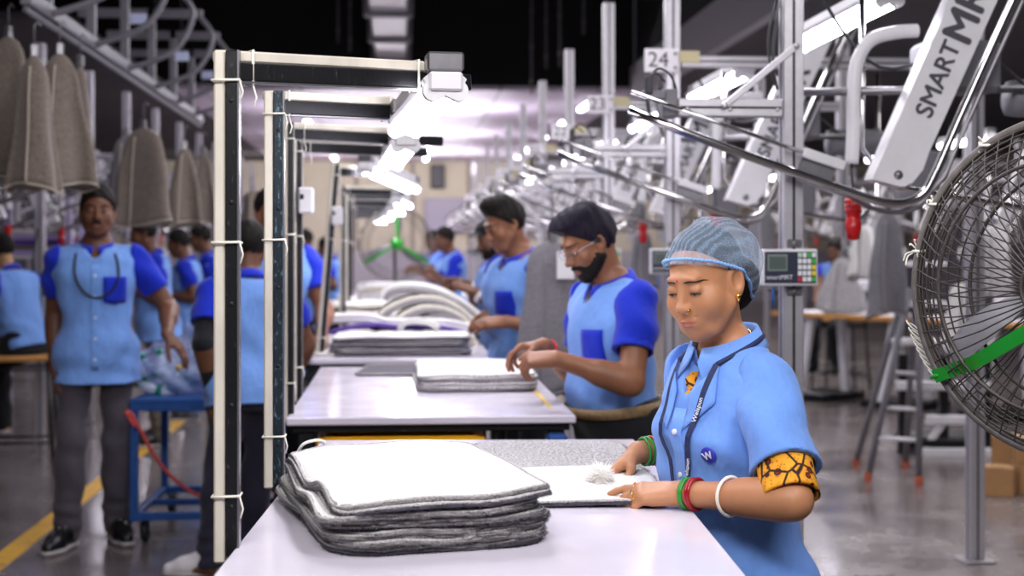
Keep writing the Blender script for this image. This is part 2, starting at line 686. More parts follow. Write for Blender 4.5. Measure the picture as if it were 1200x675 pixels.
class Person:
    def __init__(s, label, loc, head_deg, S=1.0, lean=0, turn=0, skin=None, h=0.006, girth=1.0, belly=0.0,
                 pitch=0, yaw=0, roll=0, female=False, group=None, hip=.93, hk=1.0, sw=None):
        s.hk = Vector(hk) if isinstance(hk, (tuple, list)) else Vector((hk, hk, hk))
        s.hm = sum(s.hk) / 3
        s.S, s.h, s.skin, s.g = S, h, skin, girth
        s.rz = FACE(head_deg)
        s.loc = Vector((loc[0], loc[1], 0))
        s.Wm = M4(Matrix.Rotation(s.rz, 3, 'Z'), s.loc)
        s.Wi = s.Wm.inverted()
        s.label, s.group = label, group
        s.female, s.belly = female, belly
        s.hipz = hip
        s.T = M4(Rx(R(lean)) @ Rz(R(turn)), (0, 0, hip))      # torso frame, origin at the hips
        s.pitch, s.yaw, s.roll = pitch, yaw, roll
        s.prims = []
        lz = hip - .03
        s.legs = [((.09, .01, lz), (.10, -.005, .085 + (lz - .085) * .5), (.10, .03, .085), (.13, -.12)),
                  ((-.09, .01, lz), (-.10, -.005, .085 + (lz - .085) * .5), (-.10, .03, .085), (-.13, -.12))]
        s.arms = {}
        sw = sw or (.165 if female else .185)
        s.shz = .408
        s.sh = {+1: s.T @ Vector((sw * girth ** .5, .012, s.shz)), -1: s.T @ Vector((-sw * girth ** .5, .012, s.shz))}
        s.parts = {}

    def L(s, w):
        return (s.Wi @ Vector(w)) / s.S

    def D(s, w):
        return Matrix.Rotation(-s.rz, 3, 'Z') @ Vector(w)

    def arm(s, side, target, pole, f, n, curls=RELAX, thumb=(.5, .35, .25), l1=.285, l2=.255, loc=False, hs=1.0):
        """target/f/n/pole in world unless loc"""
        if not loc:
            target, pole, f, n = s.L(target), s.D(pole), s.D(f) if f is not None else None, s.D(n)
        e, t = ik(s.sh[side], target, l1, l2, pole)
        if f is None:
            f = (t - e).normalized()
        s.arms[side] = (s.sh[side], e, t, Vector(f), Vector(n), curls, thumb, hs)

    def leg(s, side, foot, knee_fwd=(0, -1, 0), toe=None, hip=None):
        i = 0 if side > 0 else 1
        hp = hip or (.09 * side, .01, .90)
        a = Vector((foot[0], foot[1], .085 + (foot[2] if len(foot) > 2 else 0)))
        k, a = ik(hp, a, .415, .41, knee_fwd)
        tx = toe or (foot[0] + .02 * side, foot[1] - .15)
        s.legs[i] = (hp, tuple(k), tuple(a), tx)

    # --- torso cross-sections in the torso frame (z, rx, ry, cx, cy)
    def torso_rows(s, infl=0.0):
        g, b = s.g, s.belly
        if s.female:
            rows = [(-.12, .172, .125, 0, .015), (0, .178, .128, 0, .01), (.10, .158, .118, 0, 0), (.20, .148, .115, 0, -.008),
                    (.30, .158, .128, 0, -.018), (.38, .150, .10, 0, .0), (.44, .105, .078, 0, .012), (.475, .058, .056, 0, .02), (.505, .045, .046, 0, .018)]
        else:
            rows = [(-.12, .160, .120, 0, .012), (0, .160, .118, 0, .005), (.10, .144, .108, 0, -.004), (.22, .156, .114, 0, -.006),
                    (.32, .178, .122, 0, -.004), (.40, .170, .104, 0, .008), (.445, .118, .080, 0, .016), (.48, .062, .060, 0, .022), (.51, .050, .050, 0, .02)]
        out = []
        for z, rx, ry, cx, cy in rows:
            bb = b * math.exp(-((z - .08) / .13) ** 2)
            if z < .46:
                rx, ry = rx * g, ry * g
            out.append((z, rx + infl, ry + infl + bb * .5, cx, cy - bb * .5))
        return out

    def he(s, c, r, M=None):
        return ell(c, [k * j for k, j in zip(r, s.hk)], M)

    def hr(s, a, b, ra, rb=None):
        return rcone(a, b, ra * s.hm, None if rb is None else rb * s.hm)

    def head_frame(s):
        nb = s.T @ Vector((0, .012, .515))
        Rh = Rz(R(s.yaw)) @ Rx(R(s.pitch)) @ Ry(R(s.roll))
        c = nb + Rh @ Vector((0, -.018, .115)) * s.hm + Vector((0, -.012 * math.sin(R(s.pitch)), 0))
        s.nb = nb
        s.H = M4(Rh, c)
        return s.H

    def build_body(s, eyes_closed=0.5, smile=0.3):
        P = s.prims
        H = s.head_frame()
        Rh = H.to_3x3()
        q = lambda x, y, z: H @ (Vector((x, y, z)) * s.hk)
        # torso + legs
        P.append((loft(smooth_fr(s.torso_rows(-.014 if s.female else -.002)), s.T), .03, 'u'))
        for hp, kn, an, toe in s.legs:
            g = s.g
            P.append((rcone(hp, kn, .082 * g, .054 * g), .05, 'u'))
            P.append((rcone(kn, an, .052 * g, .036), .03, 'u'))
            km = Vector(kn).lerp(Vector(an), .3)
            P.append((ell(km + Vector((0, .015, 0)), (.05, .055, .11)), .03, 'u'))
            P.append((rcone((an[0], an[1] + .03, an[2] - .045), (toe[0], toe[1], .03 + an[2] - .085), .035, .026), .03, 'u'))
        for sd in (-1, 1):
            P.append((rcone(s.T @ Vector((.03 * sd, .022, .475)), Vector(s.sh[sd]).lerp(s.T @ Vector((0, .02, .42)), .25), .034, .036), .04, 'u'))
        # arms
        s.fing = {}
        for sd, (a, e, t, f, n, cu, th, hs) in s.arms.items():
            g = .5 + .5 * s.g
            fem = .9 if s.female else 1.0
            P.append((rcone(a, e, .054 * g * fem, .043 * g * fem), .045, 'u'))
            P.append((rcone(e, t, .043 * g * fem, .0275 * fem), .02, 'u'))
            P.append((rcone(Vector(e).lerp(Vector(t), .15), Vector(e).lerp(Vector(t), .4), .0445 * g * fem, .040 * g * fem), .03, 'u'))
            fw = (Vector(t) - Vector(e)).normalized()
            hp, tips, thb, fr = hand_prims(Vector(t) + fw * .004, f, n, sd, cu, th, hs)
            P += hp
            s.fing[sd] = (tips, thb, fr)
        # neck + head
        nk = .043 if s.female else .050
        P.append((rcone(s.nb + Vector((0, .006, -.06)), q(0, .026, -.045), nk + .006, nk), .02, 'u'))
        P.append((s.he(q(0, .018, .028), (.0745, .092, .087), Rh), .02, 'u'))
        P.append((s.he(q(0, -.022, -.040), (.060, .066, .072), Rh), .03, 'u'))
        P.append((s.he(q(0, -.048, -.078), (.036, .034, .030), Rh), .025, 'u'))
        P.append((s.he(q(0, -.066, -.096), (.017, .014, .014), Rh), .018, 'u'))
        for sx in (-1, 1):
            P.append((s.he(q(.040 * sx, -.052, -.026), (.024, .022, .024), Rh), .02, 'u'))
            P.append((s.hr(q(.058 * sx, -.005, -.045), q(.036 * sx, -.05, -.086), .018, .014), .02, 'u'))
        P.append((s.hr(q(-.034, -.0735 if s.female else -.0755, .030), q(.034, -.0735 if s.female else -.0755, .030), .0065 if s.female else .0085), .018, 'u'))
        for sx in (-1, 1):   # sockets, then lids
            P.append((s.he(q(.031 * sx, -.0985, .010), (.0145, .0125, .0090) if s.female else (.016, .0145, .011), Rh), .018, 's'))
            P.append((s.he(q(.031 * sx, -.0725 if s.female else -.0735, .0080), (.0150, .0115, .0105), Rh), .007, 'u'))
        w = .80 if s.female else 1.0
        if s.female:
            for sx in (-1, 1):
                P.append((s.he(q(.040 * sx, -.046, -.034), (.023, .024, .029), Rh), .025, 'u'))
        P.append((s.hr(q(0, -.080, .014), q(0, -.0985, -.022), .0075, .0108 * w), .015, 'u'))
        P.append((s.he(q(0, -.1015, -.026), (.0112 * w, .0108, .0095), Rh), .008, 'u'))
        for sx in (-1, 1):
            P.append((s.he(q(.0125 * sx * w, -.092, -.029), (.0085, .011, .0085), Rh), .006, 'u'))
        # mouth
        P.append((s.he(q(0, -.076, -.060), (.027, .014, .016), Rh), .014, 'u'))
        c = .004 * smile
        for sx in (-1, 1):
            P.append((s.hr(q(0, -.0920, -.0625), q(.025 * sx, -.081, -.0620 + c * 2.2), .0026, .0016), .004, 's'))
        P.append((s.he(q(0, -.0850, -.0682), (.016, .0072, .0058), Rh), .006, 'u'))
        P.append((s.he(q(0, -.0855, -.0578), (.018, .0070, .0052), Rh), .006, 'u'))
        # ears
        for sx in (-1, 1):
            ek = 1.18 if s.female else 1.0
            Me = Rh @ Rz(-.35 * sx) @ Rx(-.15)
            P.append((s.he(q(.0765 * sx, .010, -.004), (.0085 * ek, .0185 * ek, .031 * ek), Me), .006, 'u'))
            P.append((s.he(q(.0845 * sx, .008, .001), (.0085, .0105 * ek, .0175 * ek), Me), .005, 's'))
            P.append((s.he(q(.074 * sx, .004, -.030), (.007, .009, .010), Me), .006, 'u'))
        V, Q = solid(P, s.h)
        o = np_mesh('person', V * s.S, Q, s.skin)
        o.location = s.loc
        o.rotation_euler = (0, 0, s.rz)
        tag(o, s.label, 'person', s.group)
        s.o = o
        s.q = q
        s.Rh = Rh
        hc = np.array(s.H.translation)
        cen = V[Q].mean(1)
        near = (np.abs(cen - hc).max(1) < .17)
        s.bvh_h = BVHTree.FromPolygons([tuple(v) for v in V], [tuple(int(i) for i in q_) for q_ in Q[near]])
        return o

    def face(s, x, z, off=.0005):
        d = s.Rh @ Vector((0, 1, 0))
        p = s.q(x, -.2, z)
        hit = s.bvh_h.ray_cast(p, d, .3)
        if hit[0] is None:
            return s.q(x, -.085, z)
        return hit[0] - d * off

    def put(s, name, V, Q, m, parent=None):
        o = np_mesh(name, V * s.S, Q, m, parent or s.o)
        s.parts[name] = o
        return o

    def mb(s, name, m, parent=None, label=None):
        class B(MB):
            pass
        b = B()

        def fin():
            b.v = [tuple(Vector(v) * s.S) for v in b.v]
            return b.build(name, m, parent or s.o, label)
        b.fin = fin
        return b

    # --- garments
    def shirt(s, m, sleeve_m, hem=-.10, infl=.016, sleeve=.62, sr=(.068, .068), rows=None, fold=.006, hs=None, flare=1.0):
        h = hs or max(s.h, .006)
        prm = []
        rows_ = rows or s.torso_rows(infl)
        rows_ = [r_ for r_ in rows_ if r_[0] < .47]
        z1 = rows_[-1][0]
        rows_ = [r_ for r_ in rows_ if r_[0] < .455]
        rows_.append((.462, .080, .074, 0, .018))
        if hem < rows_[0][0]:
            r0 = rows_[0]
            rows_ = [(r_[0], r_[1] + .022 * flare * (r_[0] < .05), r_[2] + .018 * flare * (r_[0] < .05), r_[3], r_[4]) for r_ in rows_]
            rows_.insert(0, (hem, r0[1] + .030 * flare, r0[2] + .028 * flare, r0[3], r0[4]))
        prm.append((loft(smooth_fr(rows_), s.T, 2.3), 0, 'u'))
        g = .5 + .5 * s.g
        for sd, (a, e, t, *_r) in s.arms.items():
            a2 = Vector(a).lerp(Vector(e), .16)
            prm.append((rcone(s.T @ Vector((.058 * sd, .022, .440)), Vector(a) + s.T.to_3x3() @ Vector((-sd * .045, 0, -.002)), .046, .050), .04, 'u'))
            a3 = Vector(a) - s.T.to_3x3() @ Vector((sd * .035, 0, .006))
            prm.append((rcone(a3, a2, (sr[0] - .010) * g, (sr[0] - .014) * g), .05, 'u'))
        ph = random.uniform(0, 6)

        def post(f):
            x, y, z = f.xyz()
            f.warp(lambda x, y, z: fold * np.sin(38 * z + 9 * x + 2.2 * np.sin(11 * y + 13 * z + ph) + ph) * np.clip((1.32 - z) * 3, .3, 1) * np.clip((z - .85) * 4, .35, 1)
                   + fold * .7 * np.sin(31 * x - 17 * z + 1.7 * np.sin(19 * y - 8 * z + ph)))
            pt = s.T @ Vector((0, 0, hem + .004))
            nn = s.T.to_3x3() @ Vector((0, 0, -1))
            f.cut(pt, nn)
            nk = s.T @ Vector((0, 0, .44))
            f.op(rcone(s.nb + Vector((0, .0, -.035)), s.nb + Vector((0, -.01, .12)), .060 if s.female else .066), .01, 's')
            f.op(rcone(s.T @ Vector((0, -.085, .375)), s.T @ Vector((0, -.06, .50)), .010, .048), .015, 's')
        V, Q = solid(prm, h, post)
        o = s.put('shirt', V, Q, m)
        s.bvh = BVHTree.FromPolygons([tuple(v) for v in V], [tuple(int(i) for i in q_) for q_ in Q])
        for sd, (a, e, t, *_r) in s.arms.items():
            a, e = Vector(a), Vector(e)
            d = (e - a).normalized()
            b = a.lerp(e, sleeve)
            prm = [(rcone(a - s.T.to_3x3() @ Vector((sd * .012, 0, .002)), b + d * .06, sr[0] * g + .002, sr[1] * g + .004), 0, 'u'),
                   (rcone(a - s.T.to_3x3() @ Vector((sd * .035, 0, -.004)), a.lerp(e, .35), sr[0] * g + .003, sr[0] * g), .02, 'u')]
            up = (s.T.to_3x3() @ Vector((sd, 0, 0)))
            ph = random.uniform(0, 6)

            def post2(f):
                f.warp(lambda x, y, z: fold * .8 * np.sin(45 * z + 14 * x + 2 * np.sin(17 * y + ph) + ph))
                f.cut(b, d)
                f.cut(a - up * .030, -(up * .95 + d * .25))
                f.op(rcone(a.lerp(e, sleeve * .9), b + d * .1, sr[1] * g - .011), 0, 's')
                f.cut(b, d)
            V, Q = solid(prm, h, post2)
            s.put('sleeve', V, Q, sleeve_m, o)
        s.shirt_o = o
        return o

    def collar(s, m, spread=.05, drop=.055, rb=.072, lift=0.0):
        """folded shirt collar around the neck"""
        b = s.mb('collar', m, s.shirt_o)
        N = 28
        base = s.T @ Vector((0, .014, .474 + lift))
        ax = s.T.to_3x3()
        rings = []
        for i in range(N + 1):
            a = -PI * .5 + (i / N) * 2 * PI           # starts and ends in front
            ca, sa = math.cos(a), math.sin(a)
            fr = (1 - sa) / 2                          # 1 in front, 0 behind
            gap = .012 if i in (0, N) else 0
            sgn = 1 if i < N / 2 else -1
            x0 = rb * ca + gap * sgn
            y0 = rb * sa * 1.02
            top = .030 - .040 * fr ** 1.3
            tip = max(0, 1 - abs(i - (0 if i < N / 2 else N)) / 4.5)
            rows = [(x0 * .97, y0 * .97, top - .03), (x0, y0, top), (x0 * 1.05, y0 * 1.05, top + .004), (x0 * 1.22, y0 * 1.20 - .006 * tip, top - .022),
                    (x0 * 1.36 + sgn * spread * .45 * tip, y0 * 1.30 - .012 * tip, top - .036 - drop * .75 * tip)]
            rings.append([base + ax @ Vector(r_) for r_ in rows])
        vs = [p for rg in rings for p in rg]
        K = len(rings[0])
        fs = [(i * K + k, i * K + k + 1, (i + 1) * K + k + 1, (i + 1) * K + k) for i in range(N) for k in range(K - 1)]
        b.add(vs, fs)
        o = b.fin()
        sol = o.modifiers.new('thick', 'SOLIDIFY')
        sol.thickness = .004
        sol.offset = 0
        return o

    def on_shirt(s, p, d, off=.003):
        """project normalised-local point p along d on the shirt"""
        hit, nrm, i, dist = s.bvh.ray_cast(Vector(p), Vector(d).normalized())
        if hit is None:
            hit, nrm, i, dist = s.bvh.find_nearest(Vector(p))
        if nrm.dot(Vector(d)) > 0:
            nrm = -nrm
        return hit + nrm * off, nrm

    def patch(s, name, m, cx, cz, w, hgt, poly=None, off=.004, parent=None, th=.003, n=6, cyl=None):
        """a flat piece of cloth laid on the chest; cx, cz in the torso frame"""
        ax = s.T.to_3x3()
        vs, fs = [], []
        d = ax @ Vector((0, 1, 0))
        for j in range(n + 1):
            for i in range(n + 1):
                u, v = i / n - .5, j / n - .5
                zz = v * hgt
                if v < -.3 and poly == 'pocket':
                    zz -= (.5 - abs(u)) * hgt * .22 * ((-.3 - v) / .2)
                p0 = s.T @ Vector((cx + u * w, -.5, cz + zz))
                p, nn = s.on_shirt(p0, d, off)
                vs.append(p)
        fs = [(j * (n + 1) + i, j * (n + 1) + i + 1, (j + 1) * (n + 1) + i + 1, (j + 1) * (n + 1) + i) for j in range(n) for i in range(n)]
        b = s.mb(name, m, parent or s.shirt_o)
        b.add(vs, fs)
        o = b.fin()
        sol = o.modifiers.new('thick', 'SOLIDIFY')
        sol.thickness = th
        sol.offset = 1
        return o

    def quad(s, name, m, c, off=.006, th=.003, n=6, parent=None):
        """four torso-frame corners (x, z) laid on the chest"""
        ax = s.T.to_3x3()
        d = ax @ Vector((0, 1, 0))
        vs = []
        for j in range(n + 1):
            for i in range(n + 1):
                u, v = i / n, j / n
                x = (c[0][0] * (1 - u) + c[1][0] * u) * (1 - v) + (c[3][0] * (1 - u) + c[2][0] * u) * v
                z = (c[0][1] * (1 - u) + c[1][1] * u) * (1 - v) + (c[3][1] * (1 - u) + c[2][1] * u) * v
                p, nn = s.on_shirt(s.T @ Vector((x, -.5, z)), d, off)
                vs.append(p)
        fs = [(j * (n + 1) + i, j * (n + 1) + i + 1, (j + 1) * (n + 1) + i + 1, (j + 1) * (n + 1) + i) for j in range(n) for i in range(n)]
        b = s.mb(name, m, parent or s.shirt_o)
        b.add(vs, fs)
        o = b.fin()
        sol = o.modifiers.new('thick', 'SOLIDIFY')
        sol.thickness = th
        sol.offset = 1
        return o

    def placket(s, m, button_m, z0=-.06, z1=.38, nb=5, cx=0.0):
        s.patch('placket', m, cx, (z0 + z1) / 2, .034, z1 - z0, off=.0015, n=14, th=.0025)
        ax = s.T.to_3x3()
        for k in range(nb):
            z = z0 + (z1 - z0) * (k + .5) / nb
            p, nn = s.on_shirt(s.T @ Vector((cx, -.5, z)), ax @ Vector((0, 1, 0)), .005)
            b = s.mb('button', button_m, s.shirt_o)
            b.lathe([(0, .002), (.0055, .002), (.0062, .001), (.0062, -.003)], p, nn, 10)
            b.fin()

    def trousers(s, m, infl=.012, tucked=False, flare=.016, hs=None):
        h = hs or max(s.h, .007)
        prm = []
        rows = [r_ for r_ in s.torso_rows(infl * (2.0 if tucked else .8)) if r_[0] < .12]
        rows = [(-.16, .150, .105, 0, .015), (-.12, .168 * s.g + .008, .122 * s.g + .008, 0, .012)] + [r_ for r_ in rows if r_[0] > -.1]
        if tucked:
            rows[-1] = (.062,) + tuple(rows[-1][1:])
        prm.append((loft(smooth_fr(rows), s.T, 2.3), 0, 'u'))
        for hp, kn, an, toe in s.legs:
            prm.append((rcone(hp, kn, .088 * s.g, .068 * s.g), .07, 'u'))
            prm.append((rcone(kn, (an[0], an[1] + .006, an[2] - .02), .068 * s.g, .05 + flare), .03, 'u'))
            km = Vector(kn).lerp(Vector(an), .3)
            prm.append((ell(km + Vector((0, .015, 0)), (.068, .074, .17)), .03, 'u'))
        ph = random.uniform(0, 6)

        def post(f):
            f.warp(lambda x, y, z: .004 * np.sin(33 * z + 20 * x + 2 * np.sin(15 * y + ph)) + .004 * np.exp(-((z - .14) / .09) ** 2) * np.sin(90 * z + 12 * x + ph))
            ft = min(l_[2][2] for l_ in s.legs)
            x, y, z = f.xyz()
            f.f = np.maximum(f.f, (ft - .045) - z)
        V, Q = solid(prm, h, post)
        o = s.put('trousers', V, Q, m)
        s.trousers_o = o
        return o

    def belt(s, m, buckle_m, z=.045, infl=.0285):
        rows = smooth_fr([r_ for r_ in s.torso_rows(infl) if r_[0] < .2])
        zz = rows[:, 0]
        b = s.mb('belt', m, s.trousers_o)
        N = 40
        vs = []
        for k in range(N):
            a = 2 * PI * k / N
            ca, sa = math.cos(a), math.sin(a)
            for (dz, off) in ((-.018, 0), (-.018, .004), (.018, .004), (.018, 0)):
                rx = np.interp(z + dz, zz, rows[:, 1]) + off
                ry = np.interp(z + dz, zz, rows[:, 2]) + off
                cy = np.interp(z + dz, zz, rows[:, 4])
                e = 2 / 2.3
                vs.append(s.T @ Vector((rx * math.copysign(abs(ca) ** e, ca), cy + ry * math.copysign(abs(sa) ** e, sa), z + dz)))
        fs = [(i * 4 + k, i * 4 + (k + 1) % 4, ((i + 1) % N) * 4 + (k + 1) % 4, ((i + 1) % N) * 4 + k) for i in range(N) for k in range(4)]
        b.add(vs, fs)
        b.fin()

    def shoes(s, m, sole_m, lace_m=None, hs=None):
        h = hs or max(s.h, .006)
        for hp, kn, an, toe in s.legs:
            z0 = an[2] - .085
            a = Vector((an[0], an[1], 0))
            t = Vector((toe[0], toe[1], 0))
            d = (t - a).normalized()
            heel = a - d * .02 + Vector((0, 0, z0))
            ball = a + d * .12 + Vector((0, 0, z0))
            tip = a + d * .185 + Vector((0, 0, z0))
            up = Vector((0, 0, 1))
            prm = [(rcone(heel + up * .05, ball + up * .042, .042, .046), 0, 'u'), (rcone(ball + up * .042, tip + up * .034, .046, .032), .02, 'u'),
                   (rcone(heel + up * .06 + d * .02, heel + up * .10 + d * .03, .042, .045), .03, 'u'), (rcone(heel + up * .09 + d * .04, ball + up * .05, .04, .03), .03, 'u')]

            def post(f):
                x, y, z = f.xyz()
                f.f = np.maximum(f.f, (z0 + .022) - z)
            V, Q = solid(prm, h, post)
            so = s.put('shoe', V, Q, m)
            prm = [(rcone(heel + up * .03, ball + up * .03, .047, .051), 0, 'u'), (rcone(ball + up * .03, tip + up * .03, .051, .037), .02, 'u')]

            def post(f):
                x, y, z = f.xyz()
                f.f = np.maximum(np.maximum(f.f, (z0 + .003) - z), z - (z0 + .026))
            V, Q = solid(prm, h, post)
            s.put('sole', V, Q, sole_m, so)
            if lace_m:
                b = s.mb('laces', lace_m, so)
                sx = d.cross(up)
                for k in range(4):
                    c = heel + d * (.075 + .022 * k) + up * (.118 - .012 * k)
                    b.tube([c - sx * .022 - up * .008, c + up * .002, c + sx * .022 - up * .008], .0035, 6)
                b.fin()

    # --- head things
    def hair(s, m, style='short', infl=.008, hs=None, line=.006):
        h = hs or max(s.h * .8, .004)
        q, Rh = s.q, s.Rh
        prm = [(s.he(q(0, .018, .032), (.0745 + infl, .092 + infl, .087 + infl * 1.3), Rh), 0, 'u')]
        if style == 'quiff':
            prm.append((s.he(q(.0, -.036, .116), (.052, .044, .028), Rh), .03, 'u'))
            prm.append((s.he(q(0, .0, .11), (.06, .06, .03), Rh), .03, 'u'))
        if style == 'side':
            prm.append((s.he(q(-.012, -.050, .098), (.066, .048, .034), Rh), .03, 'u'))
            prm.append((s.he(q(.0, .01, .108), (.066, .07, .03), Rh), .03, 'u'))
        Hi = np.array((s.H @ Matrix.Diagonal((s.hk.x, s.hk.y, s.hk.z, 1))).inverted(), np.float32)

        def post(f):
            x, y, z = f.xyz()
            X = Hi[0, 0] * x + Hi[0, 1] * y + Hi[0, 2] * z + Hi[0, 3]
            Y = Hi[1, 0] * x + Hi[1, 1] * y + Hi[1, 2] * z + Hi[1, 3]
            Z = Hi[2, 0] * x + Hi[2, 1] * y + Hi[2, 2] * z + Hi[2, 3]
            f.f = (f.f + .0016 * np.sin(120 * X + 60 * Z + 2 * np.sin(70 * Y)) + .0014 * np.sin(190 * Y + 80 * X)).astype(np.float32)
            # hairline: front plane, sideburns, nape
            front = -(0.74 * Y + 0.67 * Z + line)
            side = -(0.98 * Y + 0.2 * Z - .004)
            keep = np.minimum(front, np.maximum(side, -(Z + .035)))
            keep = np.maximum(keep, -(Z + .085))
            f.f = np.maximum(f.f, keep).astype(np.float32)
        V, Q = solid(prm, h, post)
        return s.put('hair', V, Q, m)

    def beard(s, m, infl=.0025, full=True):
        q, Rh = s.q, s.Rh
        h = max(s.h * .7, .0035)
        prm = [(s.he(q(0, -.022, -.040), (.060 + infl, .066 + infl, .072 + infl), Rh), 0, 'u'), (s.he(q(0, -.048, -.078), (.036 + infl, .034 + infl, .030 + infl), Rh), .025, 'u'),
               (s.he(q(0, -.068, -.098), (.020 + infl, .017 + infl, .017 + infl), Rh), .018, 'u')]
        for sx in (-1, 1):
            prm.append((s.hr(q(.058 * sx, -.005, -.045), q(.036 * sx, -.05, -.086), .018 + infl, .014 + infl), .02, 'u'))
            prm.append((s.hr(q(0, -.096, -.0475), q(.028 * sx, -.082, -.056), .0048, .004), .008, 'u'))
        Hi = np.array((s.H @ Matrix.Diagonal((s.hk.x, s.hk.y, s.hk.z, 1))).inverted(), np.float32)

        def post(f):
            x, y, z = f.xyz()
            X = Hi[0, 0] * x + Hi[0, 1] * y + Hi[0, 2] * z + Hi[0, 3]
            Y = Hi[1, 0] * x + Hi[1, 1] * y + Hi[1, 2] * z + Hi[1, 3]
            Z = Hi[2, 0] * x + Hi[2, 1] * y + Hi[2, 2] * z + Hi[2, 3]
            f.f = (f.f + .0012 * np.sin(260 * X + 90 * Z) * np.sin(240 * Y + 130 * Z)).astype(np.float32)
            line = Z + .042 - np.clip((Y + .045) * 1.2, 0, .06)      # cheek line climbs towards the ear
            lo = -(Z + .125)
            f.f = np.maximum(np.maximum(f.f, line), Y - .018).astype(np.float32)
            f.op(s.he(q(0, -.096, -.0635), (.021, .03, .0098), Rh), .004, 's')
        V, Q = solid(prm, h, post)
        return s.put('beard', V, Q, m)

    def moustache(s, m):
        b = s.mb('moustache', m)
        for sx in (-1, 1):
            b.tube([s.q(.001 * sx, -.0985, -.0455), s.q(.014 * sx, -.0965, -.048), s.q(.026 * sx, -.086, -.056)], [.0055, .005, .0025], 8)
        return b.fin()

    def eyes(s, white_m, iris_m, brow_m, gaze=(0, 0), openness=.6, lash=True):
        """openness 0 = looking down, lids nearly shut"""
        q = s.q
        def eb(b, c, r, mi):
            o = len(b.v)
            b.ball((0, 0, 0), 1, 16, 10, mi)
            for i in range(o, len(b.v)):
                v = b.v[i]
                b.v[i] = tuple(q(c[0] + v[0] * r[0], c[1] + v[1] * r[1], c[2] + v[2] * r[2]))
        for sx in (-1, 1):
            # the visible strip of the eye under the lid
            zz = -.0022 + .0085 * openness
            hh = .0020 + .0042 * openness
            e = s.mb('eye', [white_m, iris_m])
            yf = (s.H.inverted() @ s.face(.031 * sx, zz))[1] / s.hk.y
            eb(e, (.031 * sx, yf + .0042, zz), (.0118, .0058, hh), 0)
            eb(e, ((.031 + .004 * math.sin(gaze[0])) * sx if 0 else .031 * sx + .004 * math.sin(gaze[0]), yf + .0026, zz), (.0054, .0050, hh * .98), 1)
            e.fin()
            if lash:
                l_ = s.mb('eyelash', brow_m)
                pts = []
                for k in (-1, -.66, -.33, 0, .33, .66, 1):
                    x_, z_ = (.031 + k * .0128) * sx, zz + hh * (1 - .9 * k * k) + .0004 - .0008 * k
                    pts.append(s.face(x_, z_, .0006 if abs(k) > .9 else .0014))
                l_.tube(pts, [k * (1.2 if s.female else .9) for k in (.0005, .0010, .0013, .0014, .0014, .0013, .0007)], 6)
                l_.fin()
            bz = .0235 if s.female else .0275
            b = s.mb('eyebrow', brow_m)
            pts = []
            for t in (0, .17, .33, .5, .67, .83, 1):
                pts.append(s.face((.0125 + .040 * t) * sx, (bz + .003 + .0055 * math.sin(t * 2.6) - .0085 * t) if s.female else (bz + .0062 * math.sin(t * 2.5) - .003 * t), .0004))
            rr_ = (.0012, .0019, .0020, .0019, .0016, .0012, .0005) if s.female else (.0022, .003, .0031, .003, .0026, .0018, .0008)
            b.tube(pts, list(rr_), 6)
            b.fin()

    def lips(s, m):
        q, Rh = s.q, s.Rh
        prm = [(s.he(q(0, -.0882, -.0678), (.0168, .0070, .0064), Rh), 0, 'u'), (s.he(q(.007, -.0885, -.0592), (.0120, .0066, .0052), Rh), 0, 'u'),
               (s.he(q(-.007, -.0885, -.0592), (.0120, .0066, .0052), Rh), .002, 'u'),
               (s.he(q(.017, -.0845, -.0596), (.009, .006, .0036), Rh), .004, 'u'), (s.he(q(-.017, -.0845, -.0596), (.009, .006, .0036), Rh), .004, 'u')]
        for sx in (-1, 1):
            prm.append((s.hr(q(0, -.0935, -.0628), q(.026 * sx, -.082, -.0570), .0016, .001), .002, 's'))
        V, Q = solid(prm, .0016)
        return s.put('lips', V, Q, m)

    def glasses(s, m):
        q = s.q
        g = s.mb('eyeglasses', m)
        for sx in (-1, 1):
            pts = [q(.032 * sx + .0225 * math.cos(a) * (1.05 if True else 1), -.099 + .10 * (.0225 * math.cos(a) * sx + .01) * .6, .004 + .0165 * math.sin(a)) for a in [2 * PI * k / 20 for k in range(20)]]
            g.tube(pts, .0011, 6, closed=True)
            g.tube([q(.055 * sx, -.094, .009), q(.070 * sx, -.07, .010), q(.082 * sx, .0, .012), q(.080 * sx, .02, .004)], .0012, 6)
        g.tube([q(-.0095, -.1005, .008), q(0, -.1035, .012), q(.0095, -.1005, .008)], .0011, 6)
        return g.fin()

    def cord(s, name, m, pts, r=.004, parent=None):
        """pts in the torso frame on the chest, projected on the shirt"""
        ax = s.T.to_3x3()
        out = []
        for (x, z) in pts:
            p, nn = s.on_shirt(s.T @ Vector((x, -.5, z)), ax @ Vector((0, 1, 0)), r)
            out.append(p)
        b = s.mb(name, m, parent)
        b.tube(spline(out, 4), r, 8)
        return b.fin()

    def ring_on(s, name, m, side, along, r_in, r, tilt=0.0, two=None, parent=None, roll=0.0, label=None):
        """bangle round the forearm; along = metres from the wrist towards the elbow"""
        a, e, t = s.arms[side][:3]
        ax = (Vector(e) - Vector(t)).normalized()
        c = Vector(t) + ax * along
        x = ax.cross(Vector((0, 0, 1))).normalized()
        y = ax.cross(x)
        ax2 = (ax + x * tilt + y * roll).normalized()
        x = ax2.cross(y).normalized()
        y = ax2.cross(x)
        b = s.mb(name, m, parent, label)
        b.tube([c + (x * math.cos(k) + y * math.sin(k)) * r_in for k in [2 * PI * i / 28 for i in range(28)]], r, 8, closed=True)
        return b.fin()
